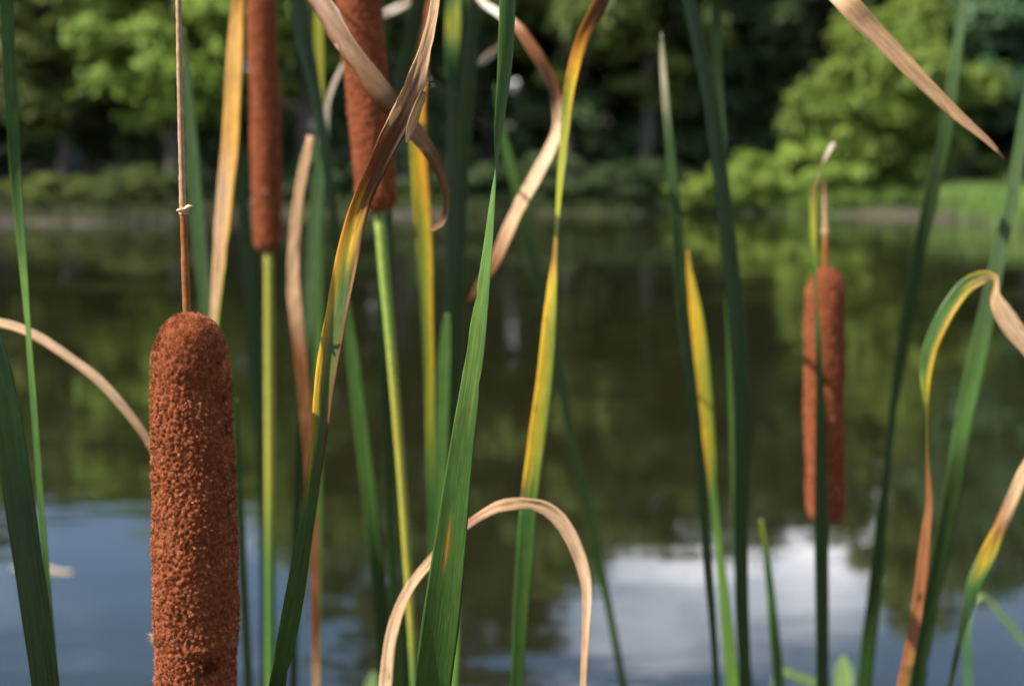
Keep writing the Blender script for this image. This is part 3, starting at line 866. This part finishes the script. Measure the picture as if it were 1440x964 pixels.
leaf('curled tan dead leaf arching over beside the central leaf', 0.62, [
    (812, 1120, 3, 'tb', -18), (818, 1010, 6, 'ta', -18), (821, 950, 9, 'ta', -18), (824, 890, 10, 'ta', -18), (826, 845, 13, 'pt', -18), (824, 812, 16, 'pt', -18), (811, 770, 19, 'pt', -18), (790, 733, 20, 'pt', -18), (768, 714, 18, 'pt', -18), (744, 707, 15, 'ta', -20), (717, 709, 17, 'ta', 10), (697, 714, 13, 'ta', 20), (660, 736, 11, 'rb', 20), (630, 762, 12, 'rb', 20),
    (601, 794, 13, 'ta', 15), (580, 821, 14, 'ta', 15), (563, 854, 16, 'ta', 15), (551, 896, 17, 'pt', 15), (546, 930, 18, 'pt', 15), (543, 964, 19, 'pt', 15)], cup=0.14)
# --- centre right
leaf('tall blade turning orange at its top and yellow at its bend', 0.74, [
    (872, -60, 12, 'br', -20), (846, 0, 20, 'br', -20), (833, 25, 20, 'ob', -15), (820, 52, 19, 'og', -5), (808, 92, 18, 'oy', 10), (799, 140, 16, 'yr', 15), (794, 200, 13, 'yg', 35), (789, 255, 10, 'yg', 55), (785, 310, 7, 'yg', 65), (782, 352, 7, 'br', 60), (778, 395, 13, 'ye', 35), (773, 460, 20, 'yl', 20), (768, 520, 22, 'yl', 12), (758, 600, 24, 'yl', 8), (750, 660, 24, 'yl', 5), (744, 710, 25, 'gx', 0), (739, 780, 26, 'g', -10), (733, 850, 22, 'g', -15), (727, 964, 17, 'g', -20)],
    spots=[(690, -0.9, 7, 0.4, (0.16, 0.10, 0.05))])
leaf('slender dark blade slanting down right behind the curled arch', 1.30, [
    (696, 120, 3, 'g'), (704, 175, 8, 'g'), (712, 210, 13, 'g', 15), (723, 252, 14, 'g', 10), (737, 310, 13, 'gd', -10), (750, 370, 12, 'gd', -25), (768, 440, 11, 'gd', -25), (785, 512, 11, 'gd', -20), (801, 603, 12, 'gd', -20), (817, 676, 12, 'gd', -20), (833, 746, 12, 'gd', -15), (848, 815, 11, 'gd', -10), (861, 880, 11, 'gb', 0), (876, 964, 11, 'gb', 0)])
leaf('grey green blade with a bleached tip right of centre', 0.93, [
    (930, 45, 2, 'gb', 20), (932, 85, 8, 'gp', 20), (935, 125, 10, 'gp', 15), (940, 180, 12, 'gb', 5), (945, 240, 14, 'gb', 0), (951, 310, 16, 'gd', -20), (957, 400, 17, 'gd', -25), (963, 470, 16, 'gd', -35), (972, 545, 14, 'gd', -40), (981, 630, 13, 'gd', -40), (988, 710, 12, 'gd', -40), (995, 800, 12, 'gd', -40), (1002, 880, 10, 'gd', -30), (1007, 964, 9, 'gd', -30)])
leaf('yellow edged blade tip beside the bleached tip blade', 1.00, [
    (967, 352, 3, 'br', 30), (970, 380, 8, 'ye', 25), (976, 415, 14, 'ye', 20), (982, 462, 21, 'ye', 15), (987, 517, 25, 'yl', 10), (993, 575, 22, 'yl', 5), (999, 634, 16, 'yl', 0), (1003, 692, 12, 'g', 10), (1009, 750, 11, 'gl', 20), (1016, 810, 13, 'gl', 20), (1023, 880, 16, 'gl', 20), (1031, 964, 19, 'gl', 20)])
leaf('broad dark green blade, left of the crossing pair right of centre', 0.96, [
    (950, -110, 12, 'gd'), (967, 0, 18, 'gd'), (978, 50, 20, 'gd'), (989, 100, 22, 'gd'), (999, 150, 23, 'gd'), (1012, 250, 23, 'gd'), (1023, 350, 24, 'gd'), (1034, 450, 24, 'gd'), (1041, 550, 23, 'gd'), (1042, 650, 20, 'gd'), (1041, 750, 19, 'gd'), (1042, 850, 18, 'gd'), (1047, 964, 17, 'gd')], tw=-40)
leaf('green blade of the crossing pair whose tan end hangs across the upper right', 1.16, [
    (1412, 223, 2, 'rb', 8, -0.52), (1392, 201, 8, 'ta', 8, -0.52), (1350, 165, 14, 'ta', 8, -0.52), (1300, 117, 20, 'ta', 8, -0.52), (1258, 74, 25, 'ta', 8, -0.52), (1220, 36, 28, 'ta', 8, -0.52), (1184, -4, 29, 'ta', 8, -0.52), (1140, -55, 27, 'ta', 8, -0.48), (1085, -110, 23, 'tag', 10, -0.36), (1035, -135, 18, 'yg', 5, -0.18), (1008, -90, 15, 'g', 0, -0.04),
    (1006, 0, 14, 'gd', -25), (1009, 100, 14, 'gd', -20), (1015, 200, 13, 'gb', 0), (1021, 300, 11, 'gb', 0), (1025, 400, 11, 'g', 0), (1029, 500, 12, 'g', 0), (1033, 620, 12, 'g', 0), (1038, 800, 12, 'gd', -20), (1052, 964, 12, 'gd', -20)], cup=0.08)
leaf('short green blade low between the dark pair and the right spike', 1.12, [
    (1070, 730, 3, 'yg'), (1076, 770, 8, 'g'), (1082, 815, 11, 'g'), (1089, 890, 14, 'g'), (1096, 964, 15, 'g')], tw=5)
# --- right side
leaf('dark blade standing in front of the right hand spike, with a pale flag tip', 0.96, [
    (1173, 200, 4, 'pw', 10), (1168, 208, 7, 'pw', 10), (1160, 224, 6, 'pw', 10), (1157, 230, 1.5, 'dk', 10), (1150, 250, 1.5, 'dk', 10), (1146, 268, 6, 'br', 30), (1144, 290, 8, 'yg', 20), (1144, 320, 8, 'yg', 20), (1146, 370, 7, 'g', 40), (1149, 430, 5, 'gd', 60), (1151, 500, 9, 'gd', -30), (1153, 575, 14, 'gd', -35), (1153, 690, 18, 'gd', -38), (1154, 800, 19, 'gd', -38), (1155, 900, 18, 'gd', -38), (1155, 964, 17, 'gd', -38)])
leaf('long dark blade leaning right beside the right hand spike', 1.12, [
    (1372, -120, 6, 'gb'), (1356, 0, 12, 'gb', 10), (1342, 100, 16, 'gb', 0), (1328, 199, 19, 'gd', -15), (1308, 279, 20, 'gd', -25), (1293, 345, 20, 'gd', -32), (1279, 423, 19, 'gd', -38), (1266, 495, 17, 'gd', -42), (1254, 580, 12, 'gd', -50), (1245, 663, 12, 'gd', -50), (1236, 751, 16, 'gd', -40), (1228, 839, 20, 'gd', -30), (1219, 920, 21, 'g', -20), (1215, 964, 21, 'g', -20)])
leaf('arched yellow and green leaf folding into a pale dry end at right', 0.74, [
    (1475, 540, 10, 'pt', 10), (1448, 492, 22, 'pt', 5), (1425, 462, 27, 'pt', 0), (1408, 434, 24, 'pt', -10), (1399, 412, 14, 'ta', -30), (1401, 396, 10, 'ta', -30), (1395, 389, 15, 'ye', 0), (1378, 391, 20, 'gy', 5), (1358, 403, 21, 'gy', 10), (1338, 428, 22, 'gy', 10), (1321, 458, 22, 'gy', 10), (1308, 490, 21, 'gy', 10), (1302, 525, 17, 'gy', 20), (1302, 555, 9, 'yg', 20), (1303, 580, 4, 'gd', 0), (1303, 615, 3, 'gd', 0), (1304, 645, 4, 'rb', 0), (1307, 700, 9, 'rb', 15), (1302, 755, 14, 'rb', 10),
    (1296, 812, 17, 'rb', 5), (1288, 870, 17, 'rb', 0), (1278, 926, 17, 'rbg', 0), (1270, 964, 17, 'rbg', 0)], spots=[(838, 0.1, 7, 0.4, (0.04, 0.02, 0.01))])
leaf('wide green blade crossing behind the arched leaf at right', 0.97, [
    (1452, 90, 10, 'gb', 10), (1440, 170, 15, 'gb', 10), (1433, 215, 16, 'gb', 10), (1423, 279, 17, 'gb', 8), (1408, 345, 19, 'gb', 5), (1388, 440, 24, 'gb', 0), (1371, 517, 27, 'g', 0), (1353, 605, 24, 'g', 5), (1344, 663, 23, 'gd', -20), (1327, 751, 22, 'gd', -35), (1309, 840, 20, 'gd', -38), (1298, 900, 20, 'gd', -38), (1289, 964, 20, 'gd', -38)])
leaf('green leaf with a yellow band and dry brown end at the right edge', 0.80, [
    (1500, 560, 8, 'ta'), (1462, 625, 13, 'ta', 15), (1440, 664, 15, 'ta', 15), (1421, 708, 16, 'ta', 10), (1405, 745, 18, 'br', 0), (1389, 780, 21, 'ye', 5), (1372, 815, 20, 'gx', 0), (1357, 868, 12, 'gb', -20), (1346, 915, 8, 'gb', -30), (1336, 964, 7, 'gb', -30)], root_w=0.009)
leaf('faint pale green blade low at the right edge', 1.9, [
    (1475, 932, 5, 'pg'), (1440, 902, 9, 'pg'), (1412, 868, 9, 'pg'), (1382, 838, 6, 'pg'), (1366, 850, 7, 'pg', 40), (1362, 890, 8, 'g', 60), (1362, 964, 8, 'g', 60)], tw=10)
leaf('pale dry blade lying low at the foot of the right hand spike', 1.7, [
    (1168, 975, 6, 'pg'), (1150, 962, 12, 'pg'), (1128, 953, 13, 'pg'), (1104, 945, 11, 'pg'), (1092, 955, 9, 'pg', 40), (1090, 990, 9, 'g', 40), (1090, 1040, 9, 'g', 40)], tw=0)
leaf('small pale rounded blade tip beside the right hand spike\'s foot', 1.7, [
    (1186, 922, 4, 'pg'), (1187, 932, 18, 'pg'), (1188, 950, 27, 'pg'), (1187, 975, 26, 'pg'), (1186, 1010, 16, 'pg'), (1186, 1060, 12, 'g')], tw=15)
leaf('pale blurred blade tip at the bottom left of the curled arch', 1.7, [
    (526, 944, 4, 'pg'), (524, 956, 14, 'pg'), (522, 975, 20, 'pg'), (521, 1010, 16, 'pg'), (521, 1060, 12, 'g')], tw=15)


# ------------------------------------------------------------------ cattail spikes
def lerp_axis(rows, n):
    return catmull(np.array(rows), n)


def cattail(label, Y, spike, width, stem, stem_w, stem_cols, stalk=None, core_res=(110, 260), bump_h=0.0007, spacing=0.0016, fibres=20, fib_w=0.00016, seed=1, cols=((0.19, 0.056, 0.024), (0.70, 0.30, 0.15)), scar=None, tufts=(), bits=(), knot=None):
    """spike: (px,py) from top to bottom of the brown seed head"""
    r = np.random.default_rng(seed)
    A = np.array([list(pt(x, y, Y)[0]) for x, y in reversed(spike)])
    S, s = lerp_axis(A, 400)
    Ltot = s[-1]
    mpp = pt(spike[0][0], spike[0][1], Y)[1]
    R0 = width * mpp / 2
    # ---- stem down to the mud
    st = [list(pt(x, y, Y)[0]) + [w_ * mpp / 2, *c] for (x, y), w_, c in zip(stem, stem_w, stem_cols)]
    low = np.array(st[-1]); prev = np.array(st[-2])
    d = low[:3] - prev[:3]; sl = np.clip(d[:2] / max(-d[2], 1e-3), -0.25, 0.25)
    gz = ground_z(low[0], low[1]) - 0.03
    H = low[2] - gz
    for fr in (0.35, 0.7, 1.0):
        q = low.copy(); q[:2] += sl * H * 0.5 * (1 - math.exp(-fr / 0.5)); q[2] = low[2] - H * fr; q[3] = max(low[3], 0.0035) * (1 + 0.3 * fr)
        st.append(list(q))
    C, ss = catmull(np.array(st)[::-1], 90)
    root_p = C[0, :3].copy()
    thing = empty('cattail', root_p)
    tag(thing, label, 'cattail', 'cattails with brown spikes')
    V, F = tube(C[:, :3], C[:, 3], 12)
    me = mesh_np('stem', V - root_p, F)
    cc = np.repeat(C[:, 4:7], 12, 0); cc = np.concatenate([cc, cc[:1], cc[-1:]])
    set_col(me, np.clip(cc, 0, 1)); link('stem', me, M_STALK, thing)
    # ---- frame along the axis
    T = np.gradient(S, axis=0); T /= np.linalg.norm(T, axis=1)[:, None]
    ref = np.array([0, -1.0, 0])
    Aa = ref - (T @ ref)[:, None] * T; Aa /= np.linalg.norm(Aa, axis=1)[:, None]
    Bb = np.cross(T, Aa)                      # to the right seen from the camera is +x

    def profile(f):
        """radius factor at relative height f (0 bottom, 1 top)"""
        h = f * Ltot
        top = np.clip((Ltot - h) / (R0 * 1.35), 0, 1); bot = np.clip(h / (R0 * 0.75), 0, 1)
        return (1 - (1 - top) ** 2.1) ** 0.5 * (1 - 0.05 * np.clip((f - 0.55) / 0.45, 0, 1)) * (1 - 0.06 * np.clip((0.4 - f) / 0.4, 0, 1)) * (1 - (1 - bot) ** 2.4) ** 0.5

    ph = r.uniform(0, 6.28, 8)

    def radius(f, th):
        b = 1 + 0.022 * np.sin(3 * f * 6 + ph[0] + th) + 0.016 * np.sin(f * 41 + ph[1] + 2 * th) + 0.018 * np.sin(f * 17 + ph[2] - 3 * th) + 0.02 * np.sin(f * 9 + ph[3]) + 0.010 * np.sin(f * 83 + ph[6] + th)
        return R0 * profile(f) * b

    def dent(f, th):
        if scar is None:
            return np.zeros_like(f)
        z = np.zeros_like(f)
        for f0, t0, sf, stt, dep in scar:
            dth = (th - t0 + np.pi) % (2 * np.pi) - np.pi
            z += dep * np.exp(-((f - f0) / sf) ** 2 - (dth / stt) ** 2)
        return z

    def place(f, th, rad):
        k = np.clip(f, 0, 1) * (len(S) - 1)
        k0 = np.minimum(k.astype(int), len(S) - 2); fr = (k - k0)[:, None]
        c = S[k0] * (1 - fr) + S[k0 + 1] * fr
        a = Aa[k0]; b = Bb[k0]
        dirv = a * np.cos(th)[:, None] + b * np.sin(th)[:, None]
        return c + dirv * rad[:, None], dirv, T[k0]

    # ---- tufts: where the seed tufts stand
    nc = int(2 * math.pi * R0 * Ltot / spacing ** 2)
    gz_n = int(Ltot / spacing); gt_n = int(2 * math.pi * R0 / spacing)
    cf, ct = np.meshgrid(np.arange(gz_n), np.arange(gt_n), indexing='ij')
    cf = (cf.ravel() + 0.5 + r.uniform(-0.48, 0.48, cf.size)) / gz_n
    ct = (ct.ravel() + 0.5 * (cf * gz_n).astype(int) % 1 + r.uniform(-0.48, 0.48, ct.size)) / gt_n * 2 * np.pi
    keep = r.random(len(cf)) < np.clip(profile(cf) + 0.2, 0, 0.92)
    cf, ct = cf[keep], ct[keep]
    nC = len(cf)
    ch = r.normal(0, 1, nC)
    lowf = np.sin(cf * 60 + ct * 3 + ph[4]) * np.sin(ct * 5 - cf * 35 + ph[5])
    kd = KDTree(nC * 2)
    for q in range(nC):
        kd.insert((cf[q] * Ltot, ct[q] * R0, 0), q)
        kd.insert((cf[q] * Ltot, (ct[q] - 2 * math.pi if ct[q] > math.pi else ct[q] + 2 * math.pi) * R0, 0), q)
    kd.balance()

    def bump(f, th):
        z = np.zeros(len(f))
        for q in range(len(f)):
            _, idx, dd = kd.find((f[q] * Ltot, th[q] * R0, 0))
            z[q] = (1 + 0.45 * min(max(ch[idx], -1.8), 1.6)) * max(0.0, 1 - (dd / (spacing * 0.72)) ** 2)
        tp = np.clip((f * Ltot - (Ltot - 2.4 * R0)) / (2.4 * R0), 0, 1)
        return z * bump_h * (1 - 0.95 * tp ** 0.7)

    nt_, ns_ = core_res
    fz = 0.5 - 0.5 * np.cos(np.linspace(0, np.pi, ns_)); fz = 0.5 * fz + 0.5 * np.linspace(0, 1, ns_)
    th = np.linspace(0, 2 * np.pi, nt_, endpoint=False)
    FF, TT = np.meshgrid(fz, th, indexing='ij')
    ff, tt = FF.ravel(), TT.ravel()
    rad = np.maximum(radius(ff, tt) * 0.95 - dent(ff, tt) + bump(ff, tt) * np.clip(profile(ff), 0, 1), 0.0004)
    Vc, _, _ = place(ff, tt, rad)
    ii = np.arange(ns_ - 1)[:, None] * nt_; jj = np.arange(nt_)[None]; j2 = (jj + 1) % nt_
    Fc = np.stack([ii + jj, ii + j2, ii + nt_ + j2, ii + nt_ + jj], -1).reshape(-1, 4)
    me = mesh_np('spike', Vc - root_p, Fc)
    set_col(me, np.repeat(np.array([cols[0]]), len(Vc), 0))
    spk = link('seed_spike', me, M_CORE, thing)
    # ---- clumped velvet fibres
    K = fibres
    f_ = np.repeat(cf, K); t_ = np.repeat(ct, K); hh = np.repeat(ch, K); lf_ = np.repeat(lowf, K)
    n = len(f_)
    jit = spacing * 0.62
    ang = r.uniform(0, 2 * np.pi, n); rr_ = jit * np.sqrt(r.random(n))
    pf = profile(f_)
    rloc = np.maximum(R0 * pf, R0 * 0.25)
    df = rr_ * np.sin(ang) / Ltot; dt = rr_ * np.cos(ang) / rloc
    # clump lean: all fibres of one clump share a sideways set
    lf0 = np.repeat(r.normal(0, spacing * 0.30, nC), K); lt0 = np.repeat(r.normal(0, spacing * 0.30, nC), K)
    topness = np.clip((f_ * Ltot - (Ltot - 2.2 * R0)) / (2.2 * R0), 0, 1)
    amp = 1 - 0.9 * topness ** 0.7                 # smoother, finer dome
    conv = 0.62 + 0.35 * topness
    fo, to = np.clip(f_ + df, 0, 1), t_ + dt
    rbase = radius(fo, to) - dent(fo, to)
    p0, dv, tv = place(fo, to, np.maximum(rbase * 0.945, 0.0003))
    ef = 0.004
    slope = (R0 * profile(np.clip(fo + ef, 0, 1)) - R0 * profile(np.clip(fo - ef, 0, 1))) / (2 * ef * Ltot)
    slope = np.clip(slope, -6, 6)
    nv = dv - tv * slope[:, None]; nv /= np.linalg.norm(nv, axis=1)[:, None]
    pc, _, _ = place(f_, t_, np.maximum(radius(f_, t_) * 0.945, 0.0003))
    side = np.cross(tv, dv)
    length = bump_h * amp * (1 + 0.45 * np.clip(hh, -1.8, 1.6)) * np.clip(1 - (rr_ / (spacing * 0.72)) ** 2, 0, 1) + 0.00052 + 0.0001 * lf_ * amp
    length = np.clip(length + r.normal(0, 0.00012, n) + np.where(r.random(n) < 0.05, 0.0005 * r.random(n), 0), 0.0001, None)
    p1 = p0 + nv * length[:, None] + (pc - p0) * (1 - conv)[:, None] + tv * (lf0 * amp)[:, None] + side * (lt0 * amp)[:, None]
    ax = p1 - p0
    sd = np.cross(ax, r.normal(size=(n, 3))); sd /= np.linalg.norm(sd, axis=1)[:, None] + 1e-12
    w0 = fib_w * r.uniform(0.7, 1.4, n)[:, None]
    V = np.stack([p0 - sd * w0, p0 + sd * w0, p1 + sd * w0 * 0.55, p1 - sd * w0 * 0.55], 1).reshape(-1, 3)
    c0, c1 = np.array(cols[0]), np.array(cols[1])
    patch = np.array([noise.noise(Vector((cf[q] * Ltot * 160, math.cos(ct[q]) * 1.6, math.sin(ct[q]) * 1.6 + seed))) for q in range(nC)])
    mixv = np.clip(np.repeat(r.normal(0.45, 0.30, nC) + 0.55 * patch, K) + r.normal(0, 0.20, n), 0, 1)[:, None]
    cfib = c0 * (1 - mixv) + c1 * mixv
    Cv = np.repeat(cfib, 4, 0)
    # pale longer tufts
    Vx, Cx = [V], [Cv]
    for f0, t0, cnt, ln, spread, colr in tufts:
        fz_ = f0 + r.normal(0, spread / Ltot, cnt); tz = t0 + r.normal(0, spread / R0, cnt)
        q0, d0, t00 = place(fz_, tz, radius(fz_, tz) * 0.95)
        q1 = q0 + (d0 + r.normal(0, 0.45, (cnt, 3))) * (ln * r.uniform(0.4, 1.1, cnt))[:, None]
        sdx = np.cross(q1 - q0, r.normal(size=(cnt, 3))); sdx /= np.linalg.norm(sdx, axis=1)[:, None]
        ww = fib_w * 1.1
        Vx.append(np.stack([q0 - sdx * ww, q0 + sdx * ww, q1 + sdx * ww * 0.5, q1 - sdx * ww * 0.5], 1).reshape(-1, 3))
        Cx.append(np.repeat(np.array([colr]) * r.uniform(0.7, 1.2, (cnt, 1)), 4, 0))
    V = np.concatenate(Vx); Cv = np.concatenate(Cx)
    F = np.arange(len(V)).reshape(-1, 4)
    me = mesh_np('fuzz', V - root_p, F, False)
    set_col(me, np.clip(Cv, 0, 1))
    fz_o = link('fuzz', me, M_FUZZ, spk)
    fz_o['kind'] = 'stuff'
    # ---- bare stalk above
    if stalk:
        sk = np.array([list(pt(x, y, Y)[0]) + [w_ * mpp / 2, *c] for x, y, w_, c in reversed(stalk)])
        C, ss = catmull(sk, 120)
        rads = C[:, 3] * (1 + np.array([0.16 * noise.noise(Vector((v * 180, seed, 0))) + 0.12 * noise.noise(Vector((v * 520, seed, 4))) for v in ss]))
        V, F = tube(C[:, :3], rads, 12)
        me = mesh_np('bare_stalk', V - root_p, F)
        cc = np.repeat(C[:, 4:7], 12, 0); cc = np.concatenate([cc, cc[:1], cc[-1:]])
        set_col(me, np.clip(cc, 0, 1))
        stk = link('bare_stalk', me, M_STALK, thing)
        if knot:
            kx, ky, kw, kc = knot
            c = np.array(pt(kx, ky, Y)[0])
            hts = np.linspace(-1, 1, 13)
            prof = (0.35 + 0.65 * (1 - hts ** 2) ** 0.6) * (1 + 0.12 * np.sin(hts * 9))
            Pk = c + np.outer(hts, np.array([0.03, 0, 1.0])) * kw * mpp * 0.55
            V, F = tube(Pk, prof * kw * mpp * 0.5, 14)
            V = V + r.normal(0, 0.04 * kw * mpp, V.shape)
            me = mesh_np('knot', V - root_p, F); set_col(me, np.repeat([kc], len(V), 0) * r.uniform(0.8, 1.15, (len(V), 1)))
            link('knot', me, M_STALK, stk)
            for (bx, by, ex, ey) in bits:
                a0 = np.array(pt(bx, by, Y - 0.0015)[0]); a1 = np.array(pt(ex, ey, Y - 0.003)[0])
                Q, _ = catmull(np.array([a0, (a0 + a1) / 2 + np.array([0, -0.0006, 0.0004]), a1]), 8)
                V, F = tube(Q, np.array([.6, .9, 1, 1.1, 1.1, .9, .6, .2]) * 2.6 * mpp, 8)
                me = mesh_np('bract', V - root_p, F); set_col(me, np.repeat([(0.70, 0.50, 0.30)], len(V), 0))
                link('bract', me, M_STALK, stk)
    return thing


STB = (0.24, 0.082, 0.018); STT = (0.36, 0.22, 0.125); STG = (0.085, 0.17, 0.035); STY = (0.30, 0.29, 0.04); STL = (0.22, 0.30, 0.05)
cattail('nearest and largest brown cattail spike, velvety, in sharp focus at left', 0.50,
        [(266, 439), (268, 517), (273, 692), (276, 868), (275, 964), (275, 1120)], 120,
        [(275, 1118), (277, 1250)], [14, 15], [STG, STG],
        stalk=[(250, -220, 3, STT), (250, -60, 7, STT), (251, 0, 8, STT), (253, 120, 8.5, STT), (256, 250, 9, STT), (257, 288, 10, STT), (258, 305, 10, STB), (260, 360, 11, STB), (263, 445, 12, STB), (264, 470, 12, STB)],
        spacing=0.00150, fibres=40, fib_w=0.00005, seed=3, bump_h=0.00052, core_res=(280, 760),
        scar=[(0.300, 0.66, 0.013, 0.24, 0.0036), (0.288, 0.42, 0.012, 0.22, 0.0022), (0.312, 0.30, 0.006, 0.35, 0.0013), (0.336, 0.32, 0.007, 0.38, -0.0010), (0.346, 0.75, 0.007, 0.25, -0.0010)],
        tufts=[(0.335, -1.50, 130, 0.0024, 0.0007, (0.80, 0.55, 0.33)), (0.347, 1.05, 200, 0.0020, 0.0011, (0.45, 0.24, 0.13)), (0.74, -1.52, 260, 0.0017, 0.0017, (0.56, 0.22, 0.09)), (0.338, 0.45, 260, 0.0010, 0.0022, (0.50, 0.16, 0.075))],
        knot=(258, 297, 14, (0.42, 0.25, 0.12)), bits=[(257, 298, 248, 296), (260, 294, 271, 290)])
cattail('large blurred brown spike behind the crossed dead leaves', 0.88,
        [(492, -190), (497, -100), (505, 0), (514, 100), (523, 200), (531, 298)], 62,
        [(530, 290), (534, 310), (540, 380), (548, 465), (556, 560), (564, 660), (571, 760), (578, 870), (583, 964)], [14, 16, 16, 15, 14, 13, 13, 12, 12], [STL, STL, STL, STL, STY, STY, STY, STY, STG],
        stalk=[(484, -420, 2, STT), (491, -200, 6, STT), (492, -170, 7, STB)], spacing=0.0022, fibres=16, fib_w=0.00011, seed=5)
cattail('slim brown spike at upper left on a straight yellow green stem', 1.28,
        [(367, -18), (369, 50), (373, 150), (375, 250), (377, 354)], 43,
        [(377, 345), (378, 365), (379, 500), (380, 660), (380, 800), (381, 964)], [12, 13, 14, 15, 15, 16], [STY, STY, STY, STY, STG, STG],
        stalk=[(363, -220, 2, STT), (366, -60, 6, STT), (367, -5, 7, STB)], spacing=0.0026, fibres=14, fib_w=0.00014, seed=8,
        tufts=[(0.235, 0.15, 40, 0.003, 0.001, (0.75, 0.6, 0.5)), (0.20, -1.1, 30, 0.003, 0.001, (0.7, 0.5, 0.4))])
cattail('right hand brown spike with a green blade in front of it', 1.06,
        [(1161, 374), (1160, 450), (1159, 560), (1160, 660), (1164, 736)], 57,
        [(1163, 725), (1160, 780), (1156, 860), (1154, 964)], [10, 10, 11, 12], [STG, STG, STG, STG],
        stalk=[(1159, 255, 2, STB), (1160, 285, 6, STT), (1161, 318, 8, STT), (1161, 345, 9, STB), (1161, 385, 10, STB)],
        spacing=0.0024, fibres=15, fib_w=0.00012, seed=12, knot=(1161, 326, 11, (0.42, 0.25, 0.12)))

# ------------------------------------------------------------------ a stick afloat at left
sx = [(0, 798), (22, 801), (45, 799), (68, 803), (92, 808)]
yw = lambda py: CAM_H / math.tan(PITCH + math.atan((py - 482) / FPX))
Ps = np.array([[(x - 720) / FPX * yw(804) / math.cos(PITCH), yw(804) + (804 - y) * 0.004, 0.006 + 0.006 * math.sin(x * 0.05)] for x, y in sx])
Q, s_ = catmull(Ps, 24)
V, F = tube(Q, 0.006 * (1 + 0.25 * np.sin(s_ * 60)) * np.linspace(0.7, 1.1, 24), 9)
b0 = Q[12].copy()
me = mesh_np('floating_stick', V - b0, F); set_col(me, np.repeat([(0.42, 0.33, 0.24)], len(V), 0))
o = link('floating_stick', me, M_STALK); o.location = b0
tag(o, 'pale stick afloat on the pond behind the left edge blades', 'stick')
